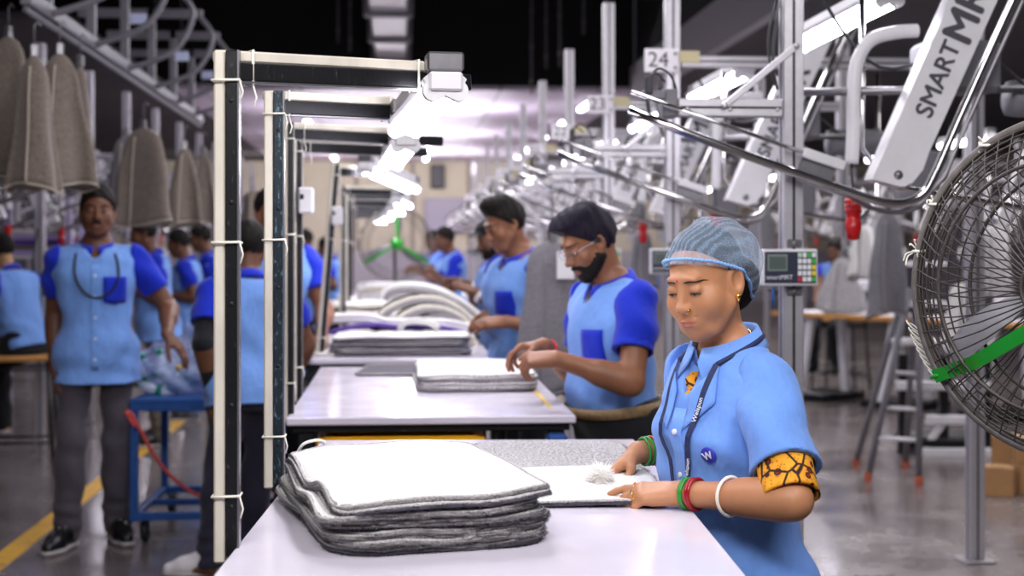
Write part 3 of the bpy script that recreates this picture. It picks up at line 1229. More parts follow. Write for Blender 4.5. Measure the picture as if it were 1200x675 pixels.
# ------------------------------------------------------------------ materials of the place
ALU = mat('aluminium', 'C9C6CC', .38, .75, .06, 30)
CHROME = mat('chrome_tube', 'D5D2D2', .14, 1.0)
STEEL = mat('dull_steel', '8C8A8E', .35, .85, .1, 40)
WHITEP = mat('white_painted_metal', 'DAD8DC', .4, 0, .04, 15)
GREYP = mat('grey_painted_metal', '75737A', .45, 0, .06, 20)


def weathered(name, a, b, c, th=.62):
    t = NT(name)
    v = t.coord((1, 1, .35))
    f = t.noise(130, 6, .7, v)
    t.l(t.ramp(f, [(.35, a), (th, a), (th + .05, b), (.85, c)]), t.b.inputs['Base Color'])
    t.set(**{'Roughness': .38, 'Metallic': .2})
    t.bump(f, .4, .002)
    return t.m


BLACKS = weathered('worn_black_steel', '101014', '3E4450', '7A7E88')
BLUEW = weathered('worn_blue_steel', '1A2630', '5A7684', '8C8A84', .56)
SLOT = mat('slot_black', '101012', .6)
TRUNK = mat('white_trunking', 'CFC8BA', .5, 0, .14, 14, stretch=(1, 1, .3))
TIE = mat('cable_tie', 'ECE8DA', .4)
RUBBER = mat('black_rubber', '0E0E10', .6)
RED = mat('red_plastic', 'C0181C', .3)
BLUEP = mat('blue_painted_steel', '1D4F94', .4, 0, .15, 25)
YELLOWP = mat('yellow_plastic', 'E8A80C', .4)
GREENP = mat('green_enamel', '1FA024', .3)
WOOD = mat('wood_edge', 'C08A48', .5, 0, .15, 14, .1, 40, stretch=(1, 6, 6))
CARD = mat('cardboard', 'A87E52', .8, 0, .08, 10)
DARKM = mat('dark_grey_metal', '3A3A3E', .5, .3)


def laminate(name, c):
    t = NT(name)
    f = t.noise(3.0, 4, .6)
    t.l(t.ramp(f, [(.35, c), (.7, tuple(min(1, x * 1.04) for x in lin(c)[:3]) + (1,))]), t.b.inputs['Base Color'])
    t.set(**{'Roughness': .16, 'Specular IOR Level': .5})
    r = t.noise(9, 4, .6)
    t.l(t.ramp(r, [(.3, (.10, .10, .10, 1)), (.75, (.24, .24, .24, 1))]), t.b.inputs['Roughness'])
    t.bump(t.noise(4, 2, .5), .05, .01)
    return t.m


LAMI = laminate('glossy_white_laminate', 'DFD9E6')


def floor_mat():
    t = NT('polished_concrete')
    v = t.coord()
    a = t.noise(.55, 6, .62, v)
    col = t.ramp(a, [(.28, '544D4E'), (.5, '6C6463'), (.72, '867C78')])
    d = t.noise(16, 5, .75, v)
    sp = t.ramp(d, [(.63, (0, 0, 0, 1)), (.70, (1, 1, 1, 1))])
    mx = t.n('ShaderNodeMixRGB')
    mx.inputs[2].default_value = lin('B9B1B0')
    mm = t.n('ShaderNodeMath', operation='MULTIPLY')
    t.l(sp, mm.inputs[0])
    mm.inputs[1].default_value = .6
    t.l(mm.outputs[0], mx.inputs[0])
    t.l(col, mx.inputs[1])
    t.l(mx.outputs[0], t.b.inputs['Base Color'])
    r = t.noise(2.2, 5, .65, v)
    t.l(t.ramp(r, [(.3, (.10, .10, .10, 1)), (.7, (.30, .30, .30, 1))]), t.b.inputs['Roughness'])
    t.bump(t.noise(1.3, 3, .5, v), .12, .02)
    t.set(**{'Specular IOR Level': .6})
    return t.m


def mat_face():
    t = NT('white_mat_backing')
    v = t.coord()
    w1 = t.n('ShaderNodeTexWave', wave_type='BANDS', bands_direction='X')
    w1.inputs['Scale'].default_value = 75
    w2 = t.n('ShaderNodeTexWave', wave_type='BANDS', bands_direction='Y')
    w2.inputs['Scale'].default_value = 75
    for w in (w1, w2):
        t.l(v, w.inputs[0])
        w.inputs['Distortion'].default_value = .6
    mm = t.n('ShaderNodeMath', operation='ADD')
    t.l(w1.outputs['Fac'], mm.inputs[0])
    t.l(w2.outputs['Fac'], mm.inputs[1])
    t.bump(mm.outputs[0], .35, .0012)
    t.set(**{'Base Color': lin('DEDCDA'), 'Roughness': .9, 'Specular IOR Level': .15})
    return t.m


def pile(name, a, b, scale=420, bump=.9, dist=.004):
    t = NT(name)
    f = t.noise(scale, 3, .7)
    t.l(t.ramp(f, [(.36, a), (.64, b)]), t.b.inputs['Base Color'])
    t.bump(t.noise(scale * .7, 3, .7), bump, dist)
    t.set(**{'Roughness': .95, 'Specular IOR Level': .1, 'Sheen Weight': .3})
    return t.m


FACEM = mat_face()
PILE_G = pile('grey_pile', '5A575B', 'B2AEB0')
PILE_L = pile('light_grey_pile', '5F5D62', 'E2DFE0', 170, 1.0, .008)
PILE_D = pile('charcoal_pile', '37343E', '6E6876')
PILE_B = pile('taupe_mat_cloth', '5A514A', '887D73', 160, .5, .003)
PILE_H = pile('grey_mat_cloth', '5C5A60', '8A878C', 200, .5, .003)
PILE_C = pile('cream_pile', 'C9C2B2', 'EAE5D8', 160)
THREAD = mat('overlock_thread', 'B9B5B4', .9, 0, .35, 260, .8, 300, .003)
VIOLET = mat('violet_cloth', '5B3E9C', .8)
LILAC = mat('lilac_cloth', 'B4A2D8', .85)

TUBE_E = mat('lit_tube', 'FFFFFF', .4, emit='F6F3FF', estr=23)
TUBE_F = mat('lit_tube_far', 'FFFFFF', .4, emit='F6F0FF', estr=20)

# ------------------------------------------------------------------ the hall
FL, BW = 60.0, 36.8
LX, RX = -14.0, 14.0


def plane_box(name, lo, hi, m):
    b = MB()
    c = [(a + q) / 2 for a, q in zip(lo, hi)]
    b.box(c, [q - a for a, q in zip(lo, hi)])
    return struct(b.build(name, m))


plane_box('floor', (LX, -6, -.1), (RX, BW + .3, 0), floor_mat())
CEILW = mat('white_ceiling', 'C4B8CC', .6)
VOID = mat('black_ceiling_void', '050506', .9)
WALLC = mat('cream_wall', 'B9AF9E', .8, 0, .05, 2)
WALLP = mat('lilac_grey_wall', '9C96A0', .8)


def sheet_mat():
    t = NT('white_ceiling_sheets')
    b = t.n('ShaderNodeTexBrick')
    b.offset = 0
    b.inputs['Scale'].default_value = 1
    b.inputs['Brick Width'].default_value = 1.4
    b.inputs['Row Height'].default_value = 3.0
    b.inputs['Mortar Size'].default_value = .02
    b.inputs['Color1'].default_value = lin('CFC3D4')
    b.inputs['Color2'].default_value = lin('C6BACC')
    b.inputs['Mortar'].default_value = lin('8C8294')
    t.l(t.coord(), b.inputs[0])
    t.l(b.outputs[0], t.b.inputs['Base Color'])
    t.set(Roughness=.45)
    return t.m


plane_box('ceiling', (-3.2, 20, 3.6), (3.3, BW, 3.66), sheet_mat())
DCEIL = mat('dim_ceiling', '4C474C', .8, 0, .15, 1)  # dimness of the side ceilings is put into their base colour
plane_box('ceiling_left', (LX, 14, 3.6), (-3.22, BW, 3.66), DCEIL)
plane_box('ceiling_right', (3.36, 4, 3.6), (RX, BW, 3.66), DCEIL)
plane_box('ceiling_void', (LX, -6, 7.0), (RX, 20.2, 7.1), VOID)
plane_box('wall_bulkhead', (LX, 20.0, 3.67), (3.3, 20.06, 7.0), VOID)
plane_box('wall_bulkhead_side', (3.31, -6, 3.67), (3.36, 20, 7.0), VOID)
BULK = mat('pale_bulkhead', 'A8A2A8', .6)
plane_box('trim_1', (3.24, -6, 3.45), (3.36, 20, 3.95), BULK)
plane_box('wall_back', (LX, BW, 0), (RX, BW + .2, 3.66), WALLC)
plane_box('wall_left', (LX - .2, -6, 0), (LX, BW, 7.0), mat('dark_left_wall', '4A4450', .8))
plane_box('wall_right', (RX, -6, 0), (RX + .2, BW, 7.0), WALLP)
# vertical joints and panels on the back wall
b = MB()
for k in range(-9, 10):
    b.box((k * 1.45 + .3, BW - .02, 2.2), (.10, .03, 2.8))
struct(b.build('trim_2', mat('wall_joint', '8A8078', .7)))
b = MB()
b.box((0, BW - .05, .65), (27.8, .06, 1.3))
struct(b.build('baseboard_back', WALLP))
p = W(513, 207, BW - .1)
o = MB().box((0, 0, 0), (.36, .12, .62), None, .03).build('wall_window', DARKM)  # dark window of the back wall, shaped as a plain box
o.location = (p.x, BW - .1, p.z)
tag(o, 'dark rectangular window on the cream back wall above the far workers', 'speaker')
p = W(522, 252, BW - .4)
b = MB().box((0, 0, 0), (1.05, .06, .9), None, .02)
o = b.build('wall_board', mat('lilac_board', '9690A0', .6))
o.location = (p.x, BW - .12, p.z)
tag(o, 'pale lilac board on the back wall below the dark window', 'board')

# yellow floor line
b = MB()
b.box((-1.77, 11, .002), (.105, 34, .004))
YL = NT('worn_yellow_paint')
f = YL.noise(9, 5, .7)
YL.l(YL.ramp(f, [(.32, '8A6A28'), (.45, 'D8A424'), (.8, 'E2B030')]), YL.b.inputs['Base Color'])
YL.set(Roughness=.35)
tag(b.build('floor_line', YL.m), 'worn yellow line painted on the floor along the left aisle', 'floor marking')

# air duct under the dark void
t = thing('air_duct', 'pale jointed air duct under the black ceiling', 'duct', (W(467, 34, 17).x, 0, 4.0))
# the duct follows the row axis
dx = -.14
t.location = (dx, 0, 4.02)
b = MB().box((0, 14.0, .2), (.42, 12, .4), None, .02)
b.build('duct_body', WHITEP, t)
for k in range(6):
    MB().box((0, 9.9 + 2 * k, .2), (.56, .10, .54), None, .02).build('flange', GREYP, t)
# thin hanging rods in the void
for i, (px, y0, y1, d) in enumerate([(623, -20, 110, 14), (640, -20, 80, 14), (656, -20, 78, 13), (684, -20, 40, 13), (410, -20, 60, 14), (396, -20, 50, 14), (182, -20, 60, 13), (213, -20, 75, 13)]):
    a, c = W(px, y0, d), W(px, y1, d)
    b = MB()
    n = 14
    L = 7.0 - c.z
    b.tube([(0, 0, 0), (0, 0, L)], .010, 6)
    for k in range(int(L / .35)):
        b.ball((0, 0, .12 + k * .35), .018, 6, 4, sc=(1, 1, 2))
    o = b.build('hanging_chain', mat('dusty_chain', '3A363A', .7))
    o.location = c
    tag(o, 'dusty chain hanging out of the black ceiling void', 'chain', 'chains in the dark ceiling')

# ------------------------------------------------------------------ work tables
FACIA = mat('chipped_table_edge', 'CFC9D2', .4, 0, .12, 8)


def work_table(label, x, y, w, l, rz=0, z=.90):
    t = thing('work_table', label, 'table', (x, y, 0), rz)
    MB().box((0, 0, z - .012), (w, l, .024), None, .004).build('table_top', [LAMI], t)
    f = MB()
    for sy in (-1, 1):
        f.box((0, sy * (l / 2 - .04), z - .036), (w - .03, .03, .022), None, .003)
    for sx in (-1, 1):
        f.box((sx * (w / 2 - .04), 0, z - .036), (.03, l - .06, .0215), None, .003)
    f.build('frame', BLACKS, t)
    f = MB()
    for sy in (-1, 1):
        f.box((0, sy * (l / 2 - .06), .14), (w - .08, .03, .03), None, .003)
    for sx in (-1, 1):
        f.box((sx * (w / 2 - .055), 0, .14), (.03, l - .10, .0295), None, .003)
    f.build('stretcher', BLACKS, t)
    for sx in (-1, 1):
        for sy in (-1, 1):
            MB().box((sx * (w / 2 - .055), sy * (l / 2 - .055), (z - .047) / 2), (.05, .05, z - .047), None, .004).build('leg', BLACKS, t)
    return t


TABLES = [(.147, 2.69, .80, 1.87, -3.0), (.09, 5.0, .84, 1.74, 0), (-.015, 7.17, .85, 1.76, 0), (.09, 9.25, .85, 1.76, 0), (.04, 11.35, .85, 1.76, 0), (-.03, 13.45, .85, 1.76, 0), (-.15, 15.55, .85, 1.76, 0)]
TL = ['glossy white work table in front with the tall mat stack', 'white work table behind the front one, bearded man beside it', 'white table with a charcoal mat stack and rolled mats',
      'white table behind the rolled mats', 'fifth white table from the front in the row', 'sixth white table from the front in the row', 'farthest white table of the row']
for (x, y, w, l, rz), lb in zip(TABLES, TL):
    work_table(lb, x, y, w, l, R(rz))


def crate(label, loc, size, m, rz=0):
    t = thing('plastic_crate', label, 'crate', loc, rz)
    w, l, h = size
    b = MB()
    for sx in (-1, 1):
        b.box((sx * (w / 2 - .008), 0, h / 2), (.016, l, h), None, .004)
    for sy in (-1, 1):
        b.box((0, sy * (l / 2 - .008), h / 2), (w, .016, h), None, .004)
    b.box((0, 0, .01), (w, l, .02))
    b.build('body', m, t)
    r = MB()
    for sy in (-1, 1):
        r.box((0, sy * (l / 2 + .006), h - .02), (w + .03, .02, .035), None, .005)
        r.box((0, sy * (l / 2 + .004), h * .45), (w + .01, .014, .018), None, .004)
    for sx in (-1, 1):
        r.box((sx * (w / 2 + .006), 0, h - .02), (.02, l + .03, .035), None, .005)
        for k in range(4):
            pass
    for k in range(7):
        r.box((-w / 2 + w * (k + .5) / 7, -l / 2 - .004, h / 2), (.012, .012, h * .9))
    r.build('rim', m, t)
    return t


p = WZ(470, 512, .62)
crate('upper yellow plastic crate under the front of the second table', (.0, 4.345, .513), (.46, .36, .325), YELLOWP)
crate('lower yellow plastic crate, under the upper one below the second table', (.0, 4.345, .186), (.46, .36, .325), YELLOWP)
b = MB()
b.box((0, 0, .165), (.72, 1.6, .02), None, .004)
crs = b.build('under_shelf', DARKM)
crs.location = (.09, 5.0, .008)
crs['label'] = 'dark shelf board low under the second table, carrying the crate'
crs['category'] = 'shelf'
b = MB()
b.box((0, 0, 0), (.06, .07, .09), None, .008)
b.box((.0, -.04, -.03), (.03, .03, .05), None, .004)
o = b.build('clamp', BLUEP)
o.location = (.455, 4.16, .80)
tag(o, 'blue clamp under the right front corner of the second table', 'clamp')
p0, p1 = WZ(627, 458, .9), WZ(645, 478, .9)
b = MB().beam((p0.x, p0.y, .9012), (p1.x, p1.y, .9012), .016, .0016)
tag(b.build('measuring_tape', mat('tape_yellow', 'C8A84A', .5)), 'yellow tape strip stuck on the second table near its right edge', 'tape')


# ------------------------------------------------------------------ lamp frames over the tables
def lamp_frame(label, foot, h, arm, w=.034, group=None, ext=.06, lean=(0, 0), pm=None):
    """foot world xy z, post height, arm vector"""
    t = thing('lamp_frame', label, 'lamp frame', foot, 0, group)
    hw = w / 2
    top = Vector((lean[0], lean[1], h))
    up = Vector((0, 1, 0))
    s = MB()
    s.beam((hw * .5, 0, 0), Vector((hw * .5, 0, 0)) + top, .014 if 0 else w * .55, w * .8, up, .002)
    for k in range(5):
        c = Vector((hw * .5, 0, 0)) + top * (.1 + .2 * k)
        s.lathe([(0, -w * .43), (.004, -w * .43), (.004, -w * .38)], c, (0, 1, 0), 8, 1)
    s.build('post', [pm or BLACKS, SLOT], t)
    MB().beam((w * .545, 0, 0), Vector((w * .545, 0, 0)) + top, .003, w * .82, up).build('bright_edge', STEEL, t)
    MB().beam((-hw * .62, 0, -.01), Vector((-hw * .62, 0, 0)) + top, w * .5, w * .7, up, .003).build('trunking', TRUNK, t)
    a = Vector(arm)
    a0 = top + Vector((-hw, 0, 0))
    s = MB()
    s.beam(a0 + Vector((.01, 0, -.034)), a0 + a * (1 + ext) + Vector((0, 0, -.034)), w * .7, .030, (0, 0, 1), .002)
    s.build('arm', BLACKS, t)
    MB().beam(a0 + Vector((0, 0, -.009)), a0 + a * .97 + Vector((0, 0, -.009)), w * .75, .019, (0, 0, 1), .003).build('arm_trunking', TRUNK, t)
    MB().beam(a0 + Vector((.012, 0, -.051)), a0 + a + Vector((0, 0, -.051)), w * .7, .003).build('bright_edge', STEEL, t)
    for c, ax in ((top + Vector((0, 0, -.05)), 0), (a0 + a * .14, 1), (top * .62, 0), (a0 + a * .93, 1), (top * .12, 0)):
        tb = MB()
        if ax == 0:
            q = [(-hw * 1.25, -w * .5, 0), (w * .62, -w * .5, .001), (w * .62, w * .5, 0), (-hw * 1.25, w * .5, 0)]
            pts = [c + Vector(v) for v in q]
        else:
            d = a.normalized()
            sd = d.cross(Vector((0, 0, 1)))
            pts = [c + sd * (w * .45) + Vector((0, 0, .002)), c + sd * (w * .45) + Vector((0, 0, -.056)), c - sd * (w * .45) + Vector((0, 0, -.056)), c - sd * (w * .45) + Vector((0, 0, .002))]
        tb.tube(pts, .0022, 6, closed=True)
        tb.tube([pts[1], pts[1] + Vector((.006, -.004, -.02)), pts[1] + Vector((.002, -.006, -.035))], .0015, 5)
        tb.build('cable_tie', TIE, t)
    return t


def tube_light(label, a, b, em=None, group=None, two=True, r=.0135, hw=.078):
    """fluorescent batten from a to b (world)"""
    a, b = Vector(a), Vector(b)
    c = (a + b) / 2
    d = (b - a)
    L = d.length
    rz = math.atan2(d.y, d.x)
    t = thing('tube_light', label, 'tube light', c, rz, group)
    tilt = math.atan2(d.z, math.hypot(d.x, d.y))
    t.rotation_euler = (0, -tilt, rz)
    em = em or TUBE_E
    h = MB()
    prof = [(-hw / 2, .022), (-hw * .3, .036), (hw * .3, .036), (hw / 2, .022), (hw * .44, .012), (hw * .15, .020), (-hw * .15, .020), (-hw * .44, .012)]
    Mx = Matrix.Rotation(-PI / 2, 4, 'Z')
    h.prism(prof, -L / 2, L / 2, Mx)
    h.box((0, 0, .052), (L * .9, .05, .036), None, .004)
    h.build('housing', WHITEP, t)
    ys = (-.022, .022) if two else (0,)
    for s in (-1, 1):
        e = MB()
        pr = []
        yo = ys[-1]
        rr = r + .005
        for k in range(25):
            a_ = -PI / 2 + PI * k / 24
            pr.append((yo + rr * math.cos(a_), rr * math.sin(a_)))
        if two:
            pr.append((.006, .012))
            pr.append((-.006, .012))
        for k in range(25):
            a_ = PI / 2 + PI * k / 24
            pr.append((-yo + rr * math.cos(a_), rr * math.sin(a_)))
        if two:
            pr.append((0, -.009))
        e.prism(pr, s * (L / 2 - .014), s * (L / 2 + .010), Mx)
        e.box((s * (L / 2 + .008), 0, .016), (.018, .060 if two else .03, .034), None, .004)
        for y in ys:
            e.lathe([(.001, .013), (.004, .013), (.004, .008)], (s * (L / 2), y * .7, .004), (s, 0, 0), 8)
        e.build('end_cap', WHITEP, t)
        MB().box((s * (L / 2 - .012), 0, .052), (.05, .066, .034), None, .004).build('bracket', STEEL, t)
    for y in ys:
        MB().tube([(-L / 2, y, 0), (L / 2, y, 0)], r, 12).build('lit_tube', em, t)
    return t


# the two frames on the front table
f1 = UD((266 - 600) * 2.33 / F, 2.33, .885)
e1 = UD((512 - 600) * 2.60 / F, 2.60, 1.73)
lamp_frame('tall lamp frame nearest the camera, dirty white trunking on black steel', f1, 1.712 - .885, (e1.x - f1.x, e1.y - f1.y, .016), .036, ext=.22)
f2 = UD((321.5 - 600) * 3.05 / F, 3.05, .885)
e2 = UD((472 - 600) * 3.3 / F, 3.3, 1.73)
lamp_frame('second lamp frame, cream trunking, at the left edge behind the mat stack', f2, 1.725 - .885, (e2.x - f2.x, e2.y - f2.y, .012), .038, ext=.35, pm=BLUEW)
tube_light('twin tube light hanging from the nearest lamp frame', UD(-.119, 2.53, 1.668), UD(-.245, 3.25, 1.656))
f3 = UD((338 - 600) * 4.2 / F, 4.2, .885)
lamp_frame('lamp frame at the left front corner of the second table', f3, 1.76 - .885, (.38, .22, 0), .030, ext=.25)
f4 = UD((348.5 - 600) * 4.75 / F, 4.75, .885)
lamp_frame('lamp frame behind that of the second table\'s corner, carrying a white box', f4, 1.76 - .885, (.36, .2, 0), .030, ext=.25)
tube_light('small twin tube light above the far end of the second table', UD(-.295, 3.95, 1.672), UD(-.40, 4.70, 1.660))
f5 = UD((374 - 600) * 6.5 / F, 6.5, .87)
lamp_frame('lamp frame leaning over the third table, grey box on its post', f5, 1.77 - .87, (.22, .1, 0), .034, ext=.1, lean=(.075, 0))
tube_light('long slanting tube light above the third table', UD((428 - 600) * 6.5 / F, 6.5, 1.745), UD((484 - 600) * 7.2 / F, 7.2, 1.68), hw=.085, r=.015)
for px, py, sx, d, lb in ((359, 235, 22, 4.70, 'white plastic box fixed to a lamp post, left of the table row'), (395, 253, 14, 6.45, 'smaller white box fixed to the leaning lamp post')):
    c = W(px, py, d)
    t = thing('switch_box', lb, 'box', c)
    MB().box((0, 0, 0), (.05, .07, .085), None, .006).build('body', WHITEP, t)
    MB().box((-.012, -.037, .012), (.012, .006, .016), None, .002).build('switch', SLOT, t)
n = 0
for (x, y, w, l, rz) in TABLES[3:]:
    for dy in (-.55, .35):
        n += 1
        fo = Vector((x - w / 2 - .02, y + dy, .885))
        lamp_frame('blurred lamp frame over the far tables of the row', fo, .88, (.36, .15, 0), .032, 'far lamp frames', ext=.1)
    tube_light('tube light glowing over the far tables of the row', (x - .12, y - .45, 1.67), (x - .05, y + .45, 1.67), TUBE_F, 'far table lights')
# ------------------------------------------------------------------ mats
def rr_outline(w, l, cr, n=112):
    """rounded rectangle, evenly walked"""
    pts = []
    k = n // 4
    for q, (sx, sy) in enumerate(((1, 1), (-1, 1), (-1, -1), (1, -1))):
        m = k // 2
        for i in range(m):
            a = (q + i / m) * PI / 2
            pts.append((sx * (w / 2 - cr) + cr * math.cos(a), sy * (l / 2 - cr) + cr * math.sin(a)))
        # straight run to the next corner
        nx, ny = ((-1, 1), (-1, -1), (1, -1), (1, 1))[q]
        a = (q + 1) * PI / 2
        p0 = (sx * (w / 2 - cr) + cr * math.cos(a), sy * (l / 2 - cr) + cr * math.sin(a))
        p1 = (nx * (w / 2 - cr) + cr * math.cos(a), ny * (l / 2 - cr) + cr * math.sin(a))
        for i in range(k - m):
            f = i / (k - m)
            pts.append((p0[0] + (p1[0] - p0[0]) * f, p0[1] + (p1[1] - p0[1]) * f))
    return pts


def bath_mat(label, loc, rz, w=.36, l=.62, cr=.07, th=.008, wave=None, top=None, under=None, group=None, edge=None, cat='mat', fuzz=.0022, seed=0, noedge=False, fib=0):
    rnd = random.Random(seed)
    wave = wave or (lambda x, y: 0)
    ol = rr_outline(w, l, cr)
    n = len(ol)
    jit = [rnd.uniform(-1, 1) for _ in range(n)]
    ts = [1, .985, .95, .86, .72, .54, .36, .18, .02]
    top = top or FACEM
    under = under or PILE_G
    # body: pile underneath and the bulging rim
    vs, fs = [], []
    rows = [(.95, th), (.99, th * .9), (1.005, th * .62), (1.012, th * .35), (1.0, .001), (.96, 0), (.86, 0), (.6, 0), (.3, 0), (.02, 0)]
    for j, (t, z) in enumerate(rows):
        for i, (x, y) in enumerate(ol):
            q = fuzz * (rnd.uniform(-1, 1) if 1 <= j <= 4 else 0)
            X, Y = x * t, y * t
            nn = math.hypot(x, y) or 1
            vs.append((X + q * x / nn, Y + q * y / nn, z + wave(X, Y) + q * .5))
    for j in range(len(rows) - 1):
        for i in range(n):
            i2 = (i + 1) % n
            fs.append((j * n + i, j * n + i2, (j + 1) * n + i2, (j + 1) * n + i))
    fs.append(tuple((len(rows) - 1) * n + i for i in range(n)))
    b = MB().add(vs, fs)
    if fib:
        for _ in range(fib):
            k = rnd.randrange(n)
            x, y = ol[k]
            x2, y2 = ol[(k + 1) % n]
            f_ = rnd.random()
            x, y = x + (x2 - x) * f_, y + (y2 - y) * f_
            nn = math.hypot(x, y) or 1
            z0 = th * rnd.uniform(.05, .9) + wave(x, y)
            dx, dy = x / nn, y / nn
            L = rnd.uniform(.003, .0085)
            sx, sy = rnd.uniform(-.8, .8), rnd.uniform(-.8, .3)
            p = Vector((x * 1.0, y * 1.0, z0))
            q = p + Vector((dx * L - dy * sx * L, dy * L + dx * sx * L, sy * L))
            w_ = .0007
            b.add([p + Vector((-dy * w_, dx * w_, 0)), p + Vector((dy * w_, -dx * w_, 0)), p + Vector((0, 0, w_ * 1.4)), q], [(0, 1, 3), (1, 2, 3), (2, 0, 3)])
    o = b.build('bath_mat', under)
    o.location = loc
    o.rotation_euler = (0, 0, rz)
    tag(o, label, cat, group)
    vs, fs = [], []
    for j, t in enumerate(ts):
        for (x, y) in ol:
            vs.append((x * t * .985, y * t * .985, th + .0006 + wave(x * t * .985, y * t * .985) - (.0016 if j == 0 else 0)))
    for j in range(len(ts) - 1):
        for i in range(n):
            i2 = (i + 1) % n
            fs.append((j * n + i, j * n + i2, (j + 1) * n + i2, (j + 1) * n + i))
    fs.append(tuple((len(ts) - 1) * n + i for i in range(n)))
    MB().add(vs, fs).build('backing', top, o)
    if not noedge:
        pts = [(x * .994, y * .994, th * .92 + wave(x, y)) for x, y in ol]
        MB().tube(pts, [.0028 + .0007 * j for j in jit], 6, closed=True).build('overlock_edge', edge or THREAD, o)
    return o


# --- the tall stack on the front table
NST = 12
base = UD(-.190, 2.575, .9005)
ph = [random.uniform(0, 6) for _ in range(40)]


def stack_wave(i, n, w, l, amp=1.0):
    def f(x, y):
        u, v = x / (w / 2), y / (l / 2)
        left = max(0, -u)
        g = (i + 1) / n
        rip = .0035 * math.sin(6 * v + .9 + .35 * i) * left ** 2
        sag = -.018 * g * left ** 2.2 * (.6 + .4 * math.sin(5 * v + .5))
        front = -.006 * g * max(0, -v) ** 2 * (.4 + .6 * math.sin(4 * u + 1.2))
        return amp * (rip * (.5 + .5 * g) + sag * g + front + .0016 * math.sin(7 * u + 5 * v + ph[i]))
    return f


for i in range(NST):
    a = R(12.5) + R(random.uniform(-3, 3))
    ox, oy = random.uniform(-.014, .012), random.uniform(-.016, .016)
    if i == NST - 1:
        a, ox, oy = R(12.0), .004, .0
    if i == NST - 2:
        ox, oy = .004, -.014
    last = i == NST - 1
    lb = ('white mat lying topmost on the tall stack on the front table' if last else
          'bottom mat of the tall stack on the front table' if i == 0 else 'grey-fringed white mat inside the tall stack on the front table')
    bath_mat(lb, (base.x + ox, base.y + oy, base.z + i * .0079), a, .358 + random.uniform(-.006, .008), .625 + random.uniform(-.01, .01), .078, .0082,
             stack_wave(i, NST, .335, .6), under=PILE_G if i % 5 else PILE_D, group='mats of the tall front stack', seed=i, fuzz=.0036, fib=2600)
c = W(363, 522, 2.84)
b = MB().tube(spline([c + Vector((-.025, 0, -.016)), c + Vector((-.012, -.01, .004)), c + Vector((.012, 0, .010)), c + Vector((.028, .01, .004)), c + Vector((.020, .012, -.010)), c + Vector((-.006, .0, -.014))], 6), .0035, 6)
tag(b.build('strap_loop', mat('white_strap', 'ECEAE6', .8)), 'little white strap loop at the back left corner of the tall stack', 'strap')

# --- the mat the woman works on, and the shaggy grey one behind it
g0 = UD(.095, 3.20, .9005)


def shag(x, y):
    return .006 * math.sin(9 * x + 2) * math.sin(7 * y) + .004


bath_mat('shaggy grey mat lying pile up behind the tall stack', g0, R(-3), .36, .55, .06, .016, lambda x, y: .0015 * math.sin(12 * x + 9 * y) + .0015, PILE_L, PILE_G, fuzz=.005, seed=70, noedge=True, fib=4000)
w0 = UD(.135, 2.835, .9185)
bath_mat('white mat with charcoal edge under the woman\'s hands', w0, R(-2), .30, .32, .05, .010, lambda x, y: -.016 * min(1, max(0, (.02 - y) / .12)) ** 1.3 + .002 * math.sin(14 * x + 1), FACEM, PILE_D, fuzz=.003, seed=71, fib=2600)
# fluffy white tuft
t0 = W(703, 559, 2.82)
b = MB()
b.ball(t0, .014, 10, 8)
for k in range(1900):
    d = Vector((random.gauss(0, 1), random.gauss(0, 1), random.gauss(0, 1))).normalized()
    if d.z < -.6:
        continue
    L = random.uniform(.015, .022)
    sd = Vector((random.gauss(0, 1), random.gauss(0, 1), random.gauss(0, 1))) * .009
    b.tube([t0 + d * .006, t0 + d * L * .6 + sd * .4, t0 + d * L + sd - Vector((0, 0, .003))], [.0008, .0008, .0004], 4)
tuft = b.build('yarn_tuft', mat('white_yarn', 'F4F1EC', .9))
tag(tuft, 'fluffy white yarn tuft held under the woman\'s right fingers', 'yarn')

# --- second table
b0 = UD((554 - 600) * 5.12 / F, 5.12, .9005)
for i in range(6):
    last = i == 5
    bath_mat('topmost white mat of the low stack on the second table' if last else 'white mat in the low stack on the second table', (b0.x + random.uniform(-.008, .008), b0.y + random.uniform(-.01, .01), b0.z + i * .0104), R(random.uniform(-1.5, 1.5)),
             0.40, .64, .06, .0102, stack_wave(i, 6, .4, .64, .5), under=PILE_L if i % 2 else PILE_G, group='low stack on the second table', seed=100 + i, fib=900, edge=mat('white_thread', 'E4E0DE', .9))
c = UD((476 - 600) * 5.62 / F, 5.62, .9005)
bath_mat('charcoal mat lying pile up left of the low stack', c, R(-6), .36, .42, .05, .009, None, PILE_D, PILE_D, seed=120)

# --- third table
b0 = UD((470 - 600) * 6.62 / F, 6.62, .9005)
for i in range(8):
    last = i == 7
    bath_mat('white mat on top of the charcoal stack on the third table' if last else 'charcoal mat in the stack at the front of the third table', (b0.x + random.uniform(-.012, .012), b0.y + random.uniform(-.01, .01), b0.z + i * .0108), R(-2 + random.uniform(-1.5, 1.5)),
             .62, .42, .05, .0106, stack_wave(i, 8, .62, .42, .4), top=FACEM if last else PILE_D, under=PILE_D, group='charcoal stack on the third table', seed=140 + i)
p = UD((375 - 600) * 6.5 / F, 6.5, .9005)
bath_mat('white mat at the left front corner of the third table', p, R(8), .17, .22, .04, .012, None, FACEM, PILE_C, seed=160)


